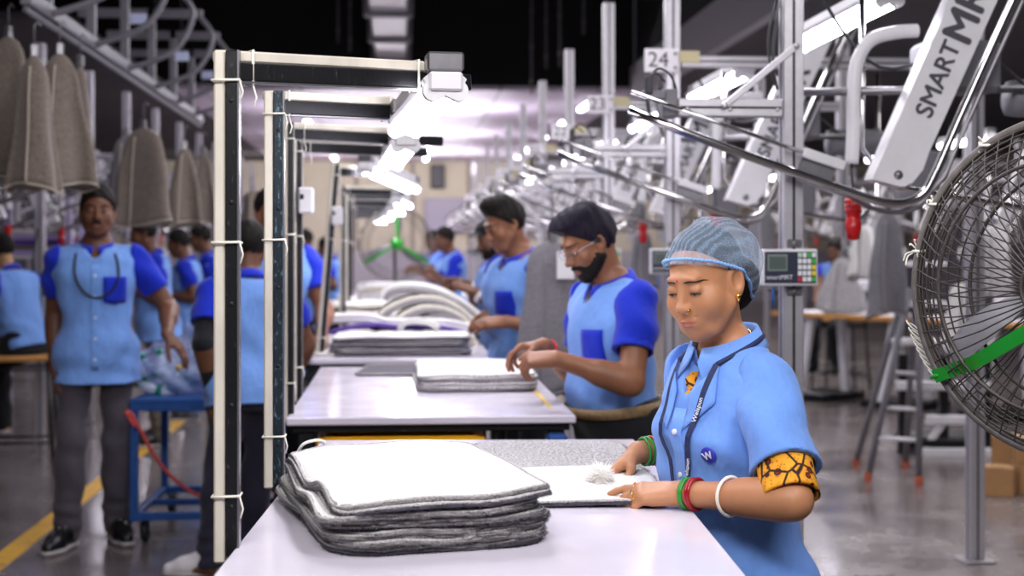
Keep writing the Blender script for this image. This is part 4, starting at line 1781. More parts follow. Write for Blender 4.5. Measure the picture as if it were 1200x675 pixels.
def strip_mat(label, path, th, depth, d0, mats, cat='mat', group=None, w=0):
    """a mat folded along path [(px,py)] seen at depth d0, th thick, running back by depth"""
    P = [W(x, y, d0) for x, y in path]
    P = spline(P, 6)
    n = len(P)
    out = []
    for i in range(n):
        t = (P[min(i + 1, n - 1)] - P[max(i - 1, 0)]).normalized()
        nn = Vector((0, -1, 0)).cross(t).normalized()
        out.append((P[i], nn))
    o = None
    for part, (a, b_) in (('bath_mat', (-.5, .12)), ('backing', (.12, .5))):
        vs, fs = [], []
        for i, (p, nn) in enumerate(out):
            for k, (off, y) in enumerate(((a, 0), (b_, 0), (b_, depth), (a, depth))):
                vs.append(p + nn * (off * th) + Vector((0, y, 0)))
        for i in range(n - 1):
            for k in range(4):
                fs.append((i * 4 + k, i * 4 + (k + 1) % 4, (i + 1) * 4 + (k + 1) % 4, (i + 1) * 4 + k))
        fs.append((0, 1, 2, 3))
        fs.append(((n - 1) * 4, (n - 1) * 4 + 3, (n - 1) * 4 + 2, (n - 1) * 4 + 1))
        q = MB().add(vs, fs).build(part, mats[0] if part == 'bath_mat' else mats[1], o)
        if o is None:
            o = q
            tag(o, label, cat, group)
    return o


D3 = 7.15
strip_mat('grey mat rolled innermost in the folded heap on the third table', [(488, 389), (498, 377), (518, 374), (538, 381), (548, 389)], .050, .40, D3, [PILE_L, PILE_G])
strip_mat('cream mat folded round the grey roll on the third table', [(460, 389), (470, 374), (490, 364), (514, 363), (536, 371), (553, 386)], .045, .42, D3 + .02, [PILE_G, PILE_C])
strip_mat('cream mat curved over the middle of the folded heap', [(438, 388), (446, 372), (462, 360), (486, 352), (511, 352), (533, 361), (556, 380)], .046, .44, D3 + .04, [PILE_G, PILE_C])
strip_mat('white-faced grey mat draped over the whole folded heap', [(450, 351), (457, 341), (480, 338), (509, 342), (536, 354), (560, 371), (576, 387)], .052, .48, D3 + .06, [PILE_G, FACEM])
strip_mat('white mat laid flat in front of the folded heap', [(368, 386), (385, 376), (430, 374), (455, 379), (520, 380), (552, 386)], .040, .35, 6.98, [FACEM, FACEM])
strip_mat('violet band lying across the flat white mats', [(380, 392), (405, 385), (440, 381), (470, 384), (515, 384), (545, 391)], .018, .08, 6.90, [VIOLET, VIOLET], 'cloth')
strip_mat('white band folded beside the violet band', [(468, 388), (476, 378), (500, 378), (514, 386)], .03, .12, 6.86, [FACEM, FACEM], 'cloth')
# heaps on the tables further back
for ti, (y0, n, gx, cols) in enumerate([(8.75, 6, .12, (FACEM, PILE_G)), (9.6, 9, -.1, (FACEM, PILE_C)), (10.9, 9, .08, (PILE_L, PILE_G)), (11.8, 6, -.12, (FACEM, PILE_D)), (13.2, 10, .05, (FACEM, PILE_C)), (15.2, 8, 0, (FACEM, PILE_G))]):
    for i in range(n):
        bath_mat('mat in the blurred heaps on the far tables of the row', (-.08 + gx + random.uniform(-.03, .03) - .02 * ti, y0 + random.uniform(-.03, .03), .9005 + i * .0145), R(random.uniform(-12, 12)),
                 .5, .6, .06, .014, stack_wave(i, n, .5, .6, .9), top=cols[0], under=cols[1], group='mats on the far tables', seed=200 + ti * 20 + i, noedge=True)
for i in range(2):
    pp = UD((480 - 600) * 7.3 / F, 7.3, .9005 + i * .027)
    bath_mat('white mat lying flat under the folded heap on the third table', pp, R(2 - 4 * i), .66, .5, .06, .026, None, under=PILE_C, group='mats under the folded heap', seed=520 + i, noedge=True)
q = strip_mat('white mat slumped like a pillow on the fourth table', [(548, 352), (560, 340), (585, 332), (612, 338), (624, 350)], .07, .4, 8.9, [FACEM, FACEM])


# ------------------------------------------------------------------ hanging mats
def hanging_mat(label, top, w0, w1, h, dep0=.05, dep1=.14, m=None, rz=0, group=None, hood=.5, seed=0, hook=.12, bind=None, skew=0):
    """a limp mat clipped at its top and hanging in folds; top = world point of the clip"""
    rnd = random.Random(seed)
    p1, p2, p3 = [rnd.uniform(0, 6) for _ in range(3)]
    n, m_ = 48, 18
    vs, fs = [], []
    for j in range(m_ + 1):
        t = j / m_
        z = -h * t
        ww = w0 + (w1 - w0) * (t ** .75)
        if t < .16:
            ww *= math.sin(PI / 2 * (t / .16) ** .6) * (1 - hood * .3) + hood * .3 * (t / .16)
        dd = dep0 + (dep1 - dep0) * t
        if t < .12:
            dd *= .35 + .65 * t / .12
        for k in range(n):
            a = 2 * PI * k / n
            fold = 1 + .5 * min(1, t * 2) * math.sin(3 * a + p1) + .22 * t * math.sin(5 * a + p2)
            x = ww / 2 * math.copysign(abs(math.cos(a)) ** .75, math.cos(a)) * (1 + .10 * t * math.sin(4 * a + p3) + .05 * math.sin(9 * t + p1))
            y = dd / 2 * math.sin(a) * fold
            vs.append((x + skew * t, y, z + .02 * t * math.sin(2 * a + p2)))
    for j in range(m_):
        for k in range(n):
            k2 = (k + 1) % n
            fs.append((j * n + k, j * n + k2, (j + 1) * n + k2, (j + 1) * n + k))
    fs.append(tuple(range(n)))
    fs.append(tuple(m_ * n + k for k in range(n)))
    o = MB().add(vs, fs).build('hanging_mat', m or PILE_B)
    o.location = top
    o.rotation_euler = (0, 0, rz)
    tag(o, label, 'mat', group)
    e = MB()
    e.tube([vs[m_ * n + k] for k in range(n)], .006, 6, closed=True)
    side = [vs[j * n + 10] for j in range(2, m_ + 1)]
    e.tube([(p[0] * 1.02, p[1] * 1.04 + .002, p[2]) for p in side], .006, 6)
    side = [vs[j * n + n - 14] for j in range(2, m_ + 1)]
    e.tube([(p[0] * 1.02, p[1] * 1.04 - .002, p[2]) for p in side], .006, 6)
    e.build('binding', bind or mat('mat_binding', 'A79C8E', .9), o)
    if hook:
        k = MB()
        k.box((0, 0, .01), (.035, .03, .06), None, .006)
        k.tube([(0, 0, .03), (0, 0, hook), (.015, 0, hook + .02), (.03, 0, hook)], .004, 6)
        k.build('clip', STEEL, o)
    return o
# ------------------------------------------------------------------ machine stations of the right row
PITCH, Y0 = 1.9, 4.23
XP = PY(927, 200, Y0).x
INK = mat('dark_print', '45424A', .6)
GRILLE_TXT = INK
O25 = Vector((XP, Y0, 0))


def U(px, py, dy=0.0):
    """pixel on the plane of the nearest unit -> unit-local point"""
    v = PY(px, py, Y0 + dy) - O25
    return v


def profile(b, a, c, w, up=(0, 1, 0)):
    """aluminium extrusion with dark grooves"""
    a, c = Vector(a), Vector(c)
    b.beam(a, c, w, w, up, .003, 0)
    d = (c - a).normalized()
    x = d.cross(Vector(up)).normalized()
    z = x.cross(d)
    for ax, sg in ((z, 1), (z, -1), (x, 1), (x, -1)):
        off = ax * (sg * (w / 2 - .0005))
        b.beam(a + off + d * .004, c + off - d * .004, w * .13 if abs(ax.dot(x)) < .5 else .003, .003 if abs(ax.dot(x)) < .5 else w * .13, up, 0, 1)


def make_unit(label):
    t = thing('machine_station', label, 'machine', O25)
    b = MB()
    profile(b, (0, 0, 0), (0, 0, 2.78), .062)
    b.build('post', [ALU, SLOT], t)
    b = MB()
    profile(b, (1.36, .0, 1.45), (1.36, .0, 2.6), .062)
    b.build('rear_post', [ALU, SLOT], t)
    for z in (2.2,):
        b = MB()
        profile(b, (.035, 0, z), (1.325, 0, z), .050)
        b.build('cross_beam', [ALU, SLOT], t)
    # cantilever to the worker's side
    zc = U(860, 127).z
    xl = U(793, 127).x
    b = MB()
    profile(b, (xl, 0, zc), (-.032, 0, zc), .054)
    for x in (xl * .92, xl * .55, xl * .14):
        b.lathe([(.001, .033), (.006, .033), (.007, .027)], (x, 0, zc - .006), (0, -1, 0), 8)
    b.build('cantilever', [ALU, SLOT], t)
    a, c = U(849, 124, -.035), U(933, 54, -.035)
    b = MB().beam(a, c, .020, .006, (0, 1, 0), .002)
    for q in (a, c):
        b.lathe([(.001, .012), (.008, .012), (.010, .003)], q, (0, -1, 0), 10)
    b.build('brace', ALU, t)
    b = MB()
    q = U(783, 122)
    b.box((q.x, 0, q.z), (.045, .075, .085), None, .004)
    q2 = U(764, 113)
    b.box((q2.x, -.02, q2.z), (.075, .05, .03), None, .006)
    b.build('end_bracket', GREYP, t)
    b = MB()
    q = U(760, 100, -.04)
    b.box(q, (.022, .03, .055), None, .004)
    b.tube(spline([q + Vector((0, 0, .02)), q + Vector((.03, 0, .05)), q + Vector((.07, .01, .03)), q + Vector((.09, .02, -.02))], 6), .004, 6)
    b.tube(spline([q + Vector((0, -.01, .02)), q + Vector((.02, -.01, .035)), q + Vector((.05, 0, .01))], 6), .003, 6)
    b.tube([q + Vector((-.005, 0, -.03)), q + Vector((.0, 0, -.075)), q + Vector((.005, 0, -.08))], .006, 8)
    b.build('valve', DARKM, t)
    # bright rod and the block at its end
    a, c = U(740, 108, -.07), U(948, 181, -.07)
    MB().tube([a, c], .0065, 10).build('guide_rod', CHROME, t)
    d = (c - a).normalized()
    b = MB().beam(c - d * .02, U(989, 195, -.07), .03, .030, (0, 1, 0), .003)
    b.build('rod_block', WHITEP, t)
    M = Matrix.Rotation(-math.atan2(d.z, d.x), 3, 'Y')
    q = U(957, 200, -.06)
    MB().box(q, (.11, .012, .065), M, .003).build('plate', STEEL, t)
    # bent rail
    pts = [U(737, 129, -.09), U(800, 154, -.09), U(880, 184, -.09), U(945, 207, -.09), U(1005, 228, -.09)]
    bend = spline([U(1005, 228, -.09), U(1036, 237, -.09), U(1062, 237, -.09), U(1083, 225, -.09), U(1099, 196, -.09)], 6)
    pts2 = [U(1120, 147, -.09), U(1156, 67, -.09), U(1187, 0, -.09), U(1240, -115, -.09)]
    MB().tube(pts + bend[1:] + pts2, .0135, 14).build('rail', CHROME, t)
    o2 = [p + Vector((.012, .028, -.026)) for p in [U(925, 190, -.09), U(985, 213, -.09)] + bend[2:-4] + [bend[-1] + Vector((.02, 0, 0))] + [p + Vector((.018, 0, 0)) for p in pts2]]
    MB().tube(o2, .0075, 8).build('lower_rail', STEEL, t)
    b = MB().beam(U(935, 207, -.07) , U(988, 228, -.07), .018, .012, (0, 1, 0), .003)
    b.build('rail_clamp', WHITEP, t)
    # the lettered slanting cover
    pl = [(1016, 211), (1018, 205), (1107, 0), (1142, -80), (1199, -80), (1162, 0), (1081, 180), (1074, 200), (1062, 215), (1050, 220)]
    b = MB()
    P = [U(x, y) for x, y in pl]
    b.prism([(p.x, p.z) for p in P], -.055, .03)
    b.build('cover', WHITEP, t)
    q = U(1053, 205, -.055)
    MB().lathe([(.001, .007), (.009, .007), (.0095, .001), (.014, .001), (.0145, -.002)], q, (0, -1, 0), 14).build('bolt', STEEL, t)
    c0 = U(1085, 128, -.0565)
    c1 = U(1113, 60, -.0565)
    dx = (c1 - c0).normalized()
    M = frame(U(1100, 93, -.0568), dx, Vector((0, 0, 1)) - dx * dx.z)
    text_obj('lettering', 'SMART', .078, INK, t, M, .0006, .0016)
    M = frame(U(1134, 17, -.0568), dx, Vector((0, 0, 1)) - dx * dx.z)
    text_obj('lettering', 'MR', .130, INK, t, M, .0006, .004)
    # cross tube behind, air pipe with its red coupling
    a, c = U(940, 108, .05), U(1125, 103, .05)
    MB().tube([a, c + Vector((.25, 0, 0))], .013, 12).build('cross_tube', STEEL, t)
    pts = [U(1075, 36, .04), U(1050, 38, .04), U(1022, 46, .04), U(1007, 66, .04), U(1001, 95, .04), U(1000, 150, .04), U(998, 192, .04)]
    MB().tube(spline(pts, 5), .021, 14).build('air_pipe', WHITEP, t)
    MB().tube([U(998, 190, .04), U(999, 215, .04), U(1000, 236, .04)], .004, 8).build('hose', DARKM, t)
    b = MB()
    q = U(1000, 232, .04)
    b.lathe([(.001, 0), (.020, .0), (.025, -.006), (.025, -.045), (.021, -.05), (.021, -.068), (.024, -.072), (.024, -.095), (.018, -.125), (.008, -.130), (.001, -.130)], q, (0, 0, 1), 16)
    for k in range(3):
        b.lathe([(.0255, -.006 - .013 * k), (.028, -.009 - .013 * k), (.0255, -.013 - .013 * k)], q, (0, 0, 1), 16)
    b.build('air_coupling', RED, t)
    # control box on the post
    a, c = U(895, 292, -.09), U(960, 335, -.09)
    cx, cz, w, h = (a.x + c.x) / 2, (a.z + c.z) / 2, c.x - a.x, a.z - c.z
    MBx = MB().box((cx, -.055, cz), (w, .045, h), None, .004)
    cb = MBx.build('control_box', WHITEP, t)
    MB().box((cx, -.0785, cz), (w * .93, .004, h * .86), None, .001).build('front_plate', mat('dark_blue_panel', '2C3044', .4), cb)
    sx, sz = cx - w * .24, cz + h * .13
    MB().box((sx, -.081, sz), (w * .36, .004, h * .46), None, .001).build('screen', mat('lcd_screen', '7E8A86', .25), cb)
    MB().box((sx, -.0835, sz), (w * .30, .002, h * .34)).build('display', mat('lcd_dark', '55605C', .3), cb)
    M = frame((cx - w * .2, -.0812, cz - h * .27), (1, 0, 0), (0, 0, 1))
    text_obj('logo', 'smartMRT', h * .17, mat('white_print', 'E6E6EA', .6), cb, M, .0003)
    b = MB()
    keys = [mat('key_white', 'E2E2E6', .5), mat('key_green', '44B04A', .5), mat('key_yellow', 'E2CE3A', .5), mat('key_red', 'C03038', .5), mat('key_mint', 'A8D8B8', .5)]
    for j in range(5):
        for i in range(4):
            k = 0
            if j == 0:
                k = (4, 0, 1, 0)[i]
            elif i == 3:
                k = (1, 1, 2, 2, 1)[j]
            elif j == 4 and i == 0:
                k = 3
            b.box((cx + w * (.165 + .085 * i), -.0815, cz + h * (.34 - .165 * j)), (w * .070, .004, h * .13), None, .0006, k)
    b.build('keypad', keys, cb)
    for z in (cz + h * .66, cz - h * .66):
        b = MB()
        b.box((0, -.034, z), (.045, .012, .024), None, .003)
        b.lathe([(.001, .008), (.006, .008), (.007, .0)], (0, -.04, z), (0, -1, 0), 8)
        b.build('clamp', STEEL, t)
    q = U(906, 336, -.06)
    MB().tube([q, q + Vector((0, .0, -.03)), q + Vector((.002, .01, -.062))], .0035, 6).build('cable', mat('blue_cable', '1F62B8', .4), t)
    # cables hung behind the post and yarn motor further right
    b = MB()
    b.tube(spline([U(915, 0, .05), U(908, 40, .05), U(906, 75, .05), U(911, 105, .05)], 5), .005, 6)
    b.tube(spline([U(912, -10, .05), U(900, 50, .05), U(908, 100, .05)], 5), .004, 6)
    b.tube(spline([U(925, 240, .05), U(935, 330, .05), U(918, 420, .05), U(930, 560, .05)], 6), .006, 6)
    b.tube(spline([Vector((.10, .05, 2.17)), Vector((.3, .08, 1.95)), Vector((.6, .06, 2.0)), Vector((.9, .08, 1.85)), Vector((1.2, .05, 2.17))], 6), .006, 6)
    b.build('cables', DARKM, t)
    b = MB()
    b.box((.55, .10, 1.95), (.24, .16, .16), None, .015)
    b.lathe([(.001, -.13), (.055, -.13), (.06, -.10), (.06, .10), (.045, .13), (.001, .13)], (.86, .12, 1.86), (1, 0, 0), 16)
    b.box((.86, .12, 1.98), (.05, .05, .2), None, .006)
    b.box((1.12, .06, 1.70), (.18, .10, .24), None, .012)
    b.build('drive_motor', GREYP, t)
    b = MB()
    b.tube([(.25, .09, 2.17), (.25, .09, 1.70), (.34, .09, 1.58), (.85, .09, 1.50), (.95, .09, 1.60), (.95, .09, 2.17)], .010, 8)
    b.build('yarn_guide', CHROME, t)
    return t


unit = make_unit('nearest aluminium machine station, its keypad box and lettered cover beside the woman')
SIGN = mat('sign_white', 'E8E4EA', .5)


def number_board(parent, num):
    s = PITCH + 0.0
    # measured on the second unit
    def V(px, py):
        return PY(px, py, Y0 + PITCH - .04) - Vector((XP, Y0 + PITCH, 0))
    a, c = V(755, 57), V(795, 85)
    cx, cz, w, h = (a.x + c.x) / 2, (a.z + c.z) / 2, c.x - a.x, a.z - c.z
    bo = MB().box((cx, -.045, cz), (w, .006, h), None, .002).build('number_board', SIGN, parent)
    M = frame((cx - w * .10, -.0485, cz), (1, 0, 0), (0, 0, 1))
    text_obj('number', num, h * .92, mat('number_ink', '2A2830', .6), bo, M, .0004)
    for z in (-.3, .3):
        MB().lathe([(.001, .004), (.007, .004), (.008, 0)], (cx + w * .40, -.048, cz + h * z), (0, -1, 0), 10).build('screw', STEEL, bo)
    MB().box((.07, -.035, cz + h * .18), (.09, .004, h * .5), None, .001).build('gusset', mat('pale_yellow_plate', 'C9BE96', .5), parent)


nums = ['24', '23', '22', '21', '20', '19', '18', '17', '16', '15']
for k in range(1, 11):
    u = copy_tree(unit)
    u.location = (XP, Y0 + PITCH * k, 0)
    u['label'] = ['machine station right behind the woman, number board at its post top', 'third machine station from the camera, rising behind the bearded man', 'fourth machine station, its board above the bearded man\'s hair', 'fifth machine station, its small board above the young man'][k - 1] if k < 5 else 'blurred far machine station at the end of the numbered row'
    if k >= 5:
        u['group'] = 'far machine stations of the right row'
    number_board(u, nums[k - 1])
# row behind, further right, and the left row (turned round)
for k in range(7):
    u = copy_tree(unit)
    u.location = (XP + 4.3, 9.6 + PITCH * k, 0)
    u['label'] = 'blurred machine station of the second row behind the fan side'
    u['group'] = 'machine stations of the second right row'
for k in range(11):
    u = copy_tree(unit)
    u.location = (-2.45, 8.4 + PITCH * .8 * k, 0)
    u.rotation_euler = (0, 0, PI)
    u['label'] = 'dim machine station of the left row behind the hanging mats'
    u['group'] = 'machine stations of the left row'

colm = thing('steel_column', 'pale aluminium floor-to-frame column standing behind the fan', 'column', (XP + 1.36, Y0 + PITCH, 0))
b = MB()
profile(b, (0, 0, 0), (0, 0, 1.449), .066)
b.build('column_profile', [ALU, SLOT], colm)
MB().box((0, 0, .006), (.14, .14, .012), None, .003).build('foot_plate', STEEL, colm)

for k in range(8):
    u = copy_tree(unit)
    u.location = (-4.9, 9.6 + PITCH * k, 0)
    u.rotation_euler = (0, 0, PI)
    u['label'] = 'dim machine station of the outer left row, behind the first left row'
    u['group'] = 'machine stations of the outer left row'

# tube lights above the right row
for k in range(9):
    y = 4.85 + PITCH * k
    a, c = Vector((1.52, y - .52, 2.16)), Vector((1.52, y + .52, 2.16))
    lbl = ['nearest tube light above the machine row, cut by the top of the picture', 'tube light over the station carrying the number board 24', 'tube light between the boards 24 and 23'][k] if k < 3 else 'small glowing tube light further along the machine row'
    tube_light(lbl, a, c, TUBE_E if k < 3 else TUBE_F, None if k < 3 else 'far tube lights over the machine row', hw=.11, r=.018)
for k in range(7):
    y = 9.4 + PITCH * k
    tube_light('glowing tube light over the second right row', (4.6, y - .5, 2.25), (4.6, y + .5, 2.25), TUBE_F, 'tube lights of the second right row', hw=.11, r=.018)
for k in range(4):
    y = 13.5 + 3.6 * k
    tube_light('small glowing tube light far in the left rows', (-3.6, y - .5, 2.0), (-3.6, y + .5, 2.0), TUBE_F, 'tube lights of the left rows', hw=.11, r=.018)
# lamps under the white ceiling at the back
for i in range(5):
    for j in range(3):
        x, y = -6.5 + 3.3 * j + 1.6, 21.5 + 3.2 * i
        x = -1.6 + 2.2 * j
        tube_light('ceiling tube light under the white ceiling at the back', (x, y - .6, 3.54), (x, y + .6, 3.54), TUBE_F, 'ceiling tube lights at the back', hw=.12, r=.02)
# ------------------------------------------------------------------ fans
WIRE = mat('dusty_wire', '4E4844', .5, .4, .25, 60)
RIMM = mat('dusty_rim', '77716C', .5, .3, .25, 40)


def fan(label, c, heading, Rr=.32, motor_front=False, struts=(90, 210, 330), pole_to=0.0, wires=62, group=None, custom=None, wr=.0019, floor=0.0, br=.22):
    t = thing('pedestal_fan', label, 'fan', (c.x, c.y, 0), FACE(heading), group)
    cz = c.z
    P = lambda r, a, y: Vector((r * math.cos(a), y, cz + r * math.sin(a)))
    circ = lambda r, y, n=64: [P(r, 2 * PI * k / n, y) for k in range(n)]
    b = MB().tube(circ(Rr, 0, 80), .0085, 10, closed=True)
    b.tube(circ(Rr * .995, .014, 80), .005, 8, closed=True)
    b.build('cage_rim', RIMM, t)
    front = [(1, 0), (.97, -.012), (.92, -.026), (.84, -.046), (.73, -.068), (.5, -.080), (.18, -.088)]
    for nm, sg, tw in (('front_grille', 1, .30), ('rear_grille', -1, -.22)):
        g = MB()
        prof = [(r * Rr, y * sg if sg > 0 else -y * .85) for r, y in front]
        for k in range(wires):
            a0 = 2 * PI * k / wires
            pts = [P(r, a0 + tw * (1 - r / Rr) ** 1.2 * (1 if r > .2 * Rr else 1), y) for r, y in prof]
            g.tube(spline(pts, 2), wr * .85, 5, cap=False)
        for r_, th in ((.975, 1), (.94, 1), (.90, 1), (.85, 1), (.79, 1), (.73, 2.0), (.18, 2.2), (.12, 1.2)):
            y = np.interp(-r_, [-q[0] for q in front], [q[1] for q in front])
            y = y * sg if sg > 0 else -y * .85
            g.tube(circ(r_ * Rr, y, 56), wr * th, 6, closed=True)
        g.build(nm, WIRE, t)
    my = -1 if motor_front else 1
    m = MB()
    m.lathe([(.001, .0), (.045, .0), (.055, .02), (.058, .08), (.05, .11), (.025, .12), (.001, .145)], (0, my * .02, cz), (0, my, 0), 24)
    m.build('motor', GREENP if motor_front else DARKM, t)
    MB().lathe([(.001, -.06), (.03, -.055), (.034, -.03), (.034, .02), (.001, .02)], (0, 0, cz), (0, my, 0), 18).build('blade_hub', DARKM, t)
    for k in range(3):
        bl = MB()
        a0 = R(75 + 120 * k)
        nr, nt = 8, 6
        vs, fs = [], []
        for s_ in (0, 1):
            for i in range(nr + 1):
                r = .03 + (Rr * .88 - .03) * i / nr
                wd = R(14) + R(10) * math.sin(PI * i / nr)
                for j in range(nt + 1):
                    f = j / nt - .5
                    vs.append(P(r, a0 + f * wd * 1.0 + .25 * i / nr, -.035 * f * 2 + .002 * s_))
        o1 = (nr + 1) * (nt + 1)
        for i in range(nr):
            for j in range(nt):
                q = (i * (nt + 1) + j, i * (nt + 1) + j + 1, (i + 1) * (nt + 1) + j + 1, (i + 1) * (nt + 1) + j)
                fs += [q, tuple(o1 + v for v in q[::-1])]
        bl.add(vs, fs)
        bl.build('blade', GREYP, t)
    for a in struts:
        ar = R(a)
        tip = P(Rr * 1.0, ar, my * .012)
        mid = P(Rr * .62, ar, my * .105)
        inn = P(.07, ar, my * .12)
        if custom and a == 210:
            inv = t.matrix_basis.inverted()
            tip, mid, inn = [Matrix.Rotation(-FACE(heading), 3, 'Z') @ (q - Vector((c.x, c.y, 0))) for q in custom]
        pts = spline([tip, tip.lerp(mid, .5) + Vector((0, my * .012, 0)), mid, inn], 5)
        s = MB()
        side = Vector((-math.sin(ar), 0, math.cos(ar)))
        vs, fs = [], []
        for i, p_ in enumerate(pts):
            tg = (pts[min(i + 1, len(pts) - 1)] - pts[max(i - 1, 0)]).normalized()
            sd_ = (side - tg * side.dot(tg)).normalized()
            up_ = tg.cross(sd_)
            for aa, bb in ((-1, -1), (1, -1), (1, 1), (-1, 1)):
                vs.append(p_ + sd_ * (.013 * aa) + up_ * (.0035 * bb))
        for i in range(len(pts) - 1):
            for k_ in range(4):
                fs.append((i * 4 + k_, i * 4 + (k_ + 1) % 4, (i + 1) * 4 + (k_ + 1) % 4, (i + 1) * 4 + k_))
        fs += [(0, 1, 2, 3), tuple((len(pts) - 1) * 4 + k_ for k_ in (3, 2, 1, 0))]
        s.add(vs, fs, 0, False)
        s.tube([tip + Vector((0, my * .004 + .010 * math.cos(k), 0)) + (pts[2] - pts[0]).normalized() * (.012 * math.sin(k)) for k in [2 * PI * q / 12 for q in range(12)]], .004, 6, closed=True)
        s.build('strut', GREENP, t)
    # stand
    b = MB()
    b.tube([(0, .03, floor + .03), (0, .03, cz - Rr - .04)], .022, 14)
    b.tube([(0, .03, cz - Rr - .05), (0, .10, cz - Rr - .02), (0, .12, cz - .1), (0, .12 * 1, cz)], .014, 10)
    b.build('pole', BLACKS, t)
    MB().lathe([(.001, 0), (br, 0), (br + .005, .008), (br * .9, .03), (.05, .045), (.03, .07), (.001, .07)], (0, .03, floor), (0, 0, 1), 32).build('base', BLACKS, t)
    # binding twine on the rim
    tw = MB()
    for k in range(8):
        a = R(196 + 2.6 * k)
        q = P(Rr, a, 0)
        tw.tube([q + Vector((math.cos(a) * .02 - .012 * math.cos(u), .012 * math.sin(u), .010 * math.cos(u) + .004 * u * .3)) for u in [2 * PI * i / 10 for i in range(10)]], .0016, 5, closed=True)
    tw.build('twine', TIE, t)
    for a_ in (150, 122, 168):
        tw = MB()
        q = P(Rr, R(a_), 0)
        for k in range(6):
            v = Vector((random.uniform(-.03, .005), random.uniform(-.02, .0), random.uniform(-.035, .03))) * (1 if a_ == 168 else .5)
            tw.tube(spline([q, q + v * .6 + Vector((-.006, 0, .008)), q + v], 4), .0016, 5)
        tw.tube([q + Vector((.012 * math.cos(u), .012 * math.sin(u), 0)) for u in [2 * PI * i / 10 for i in range(10)]], .003, 5, closed=True)
        tw.build('twine', TIE, t)
    return t


fc = UD((1257 - 600) * 2.62 / F, 2.62, CAMZ - (337 - HY) * 2.62 / F)
fan('big round wire-caged fan at the right edge with a green strut', fc, -45, .318, False, (210, 90, 330), custom=[W(1096, 441, 2.80), W(1150, 420, 2.64), W(1212, 384, 2.50)])
bc = W(464, 286, 13.2)
fan('green-hubbed fan standing far back between the tables', bc, 10, .34, True, wires=40, wr=.0011, floor=.90, br=.12)
# ------------------------------------------------------------------ left side of the hall
HM = [  # px top, py top, depth, w0, w1, h, seed, taper
    (10, 40, 6.6, .14, .20, .68, 1), (40, 62, 6.3, .08, .22, .60, 2), (70, 60, 6.5, .09, .32, .62, 3), (94, 74, 6.9, .04, .14, .60, 4),
]
LBL = ['taupe mat hanging at the far upper left, its top folded over', 'taupe mat hanging in front, wide and plain, at the upper left', 'taupe mat hanging open like a tent at the upper left', 'narrow taupe mat hanging edge-on beside the tent-shaped one']
for (px, py, d, w0, w1, h, sd), lb in zip(HM, LBL):
    hanging_mat(lb, W(px, py, d), w0, w1, h, .06, .15, PILE_B, R(random.uniform(-25, 25)), None, seed=sd)
for k, (px, py, d, w0, w1, h, lb) in enumerate([(168, 148, 8.2, .20, .36, .56, 'taupe mat hanging like a hood above the standing man\'s shoulder'), (148, 158, 8.6, .12, .24, .50, 'darker mat hanging left of the hood-shaped mat'),
                                              (216, 172, 9.2, .08, .24, .50, 'dark taupe mat hanging right of the hood-shaped mat'), (238, 178, 10.2, .10, .24, .52, 'taupe mat hanging close to the nearest lamp post'),
                                              (298, 222, 12.0, .14, .26, .36, 'dark mat hanging between the two nearest lamp posts')]):
    hanging_mat(lb, W(px, py, d), w0, w1, h, .06, .15, PILE_B if k != 1 else PILE_H, R(random.uniform(-20, 20)), None, seed=10 + k)
# overhead conveyor the mats hang from
rail = thing('overhead_rail', 'grey overhead rail of the left row carrying the hanging mats', 'rail', (0, 0, 0))
b = MB()
a, c = W(30, -60, 6.4), W(262, 176, 12.6)
a2 = Vector((a.x, a.y, 2.52))
c2 = Vector((c.x - .2, c.y, 2.52))
b.beam(a2, c2, .05, .07, (0, 0, 1), .004)
b.tube([a2 + Vector((0, 0, -.06)), c2 + Vector((0, 0, -.06))], .015, 8)
b.build('beam', GREYP, rail)
for k in range(6):
    q = a2.lerp(c2, (k + .4) / 6)
    b = MB()
    b.beam((q.x, q.y, 2.55), (q.x, q.y, 3.05), .05, .05, (0, 1, 0), .003)
    b.beam((q.x - .5, q.y, 3.02), (q.x + .35, q.y, 3.02), .05, .06, (0, 0, 1), .003)
    b.tube(spline([(q.x + .33, q.y, 3.0), (q.x + .42, q.y, 2.85), (q.x + .30, q.y, 2.62), (q.x, q.y, 2.5)], 5), .018, 8)
    b.build('bracket', GREYP, rail)
for k, (px, py, d) in enumerate([(162, 22, 8.0), (213, 66, 9.4), (243, 88, 10.8)]):
    q = W(px, py, d)
    o = MB().box((0, 0, 0), (.09, .01, .06), None, .003).build('small_sign', mat('pale_blue_sign', 'BFC6E6', .5))
    o.location = q
    tag(o, ['small pale sign at the bracket end, nearest of the left row', 'small pale sign on the second left bracket', 'small pale sign on the third left bracket'][k], 'sign')

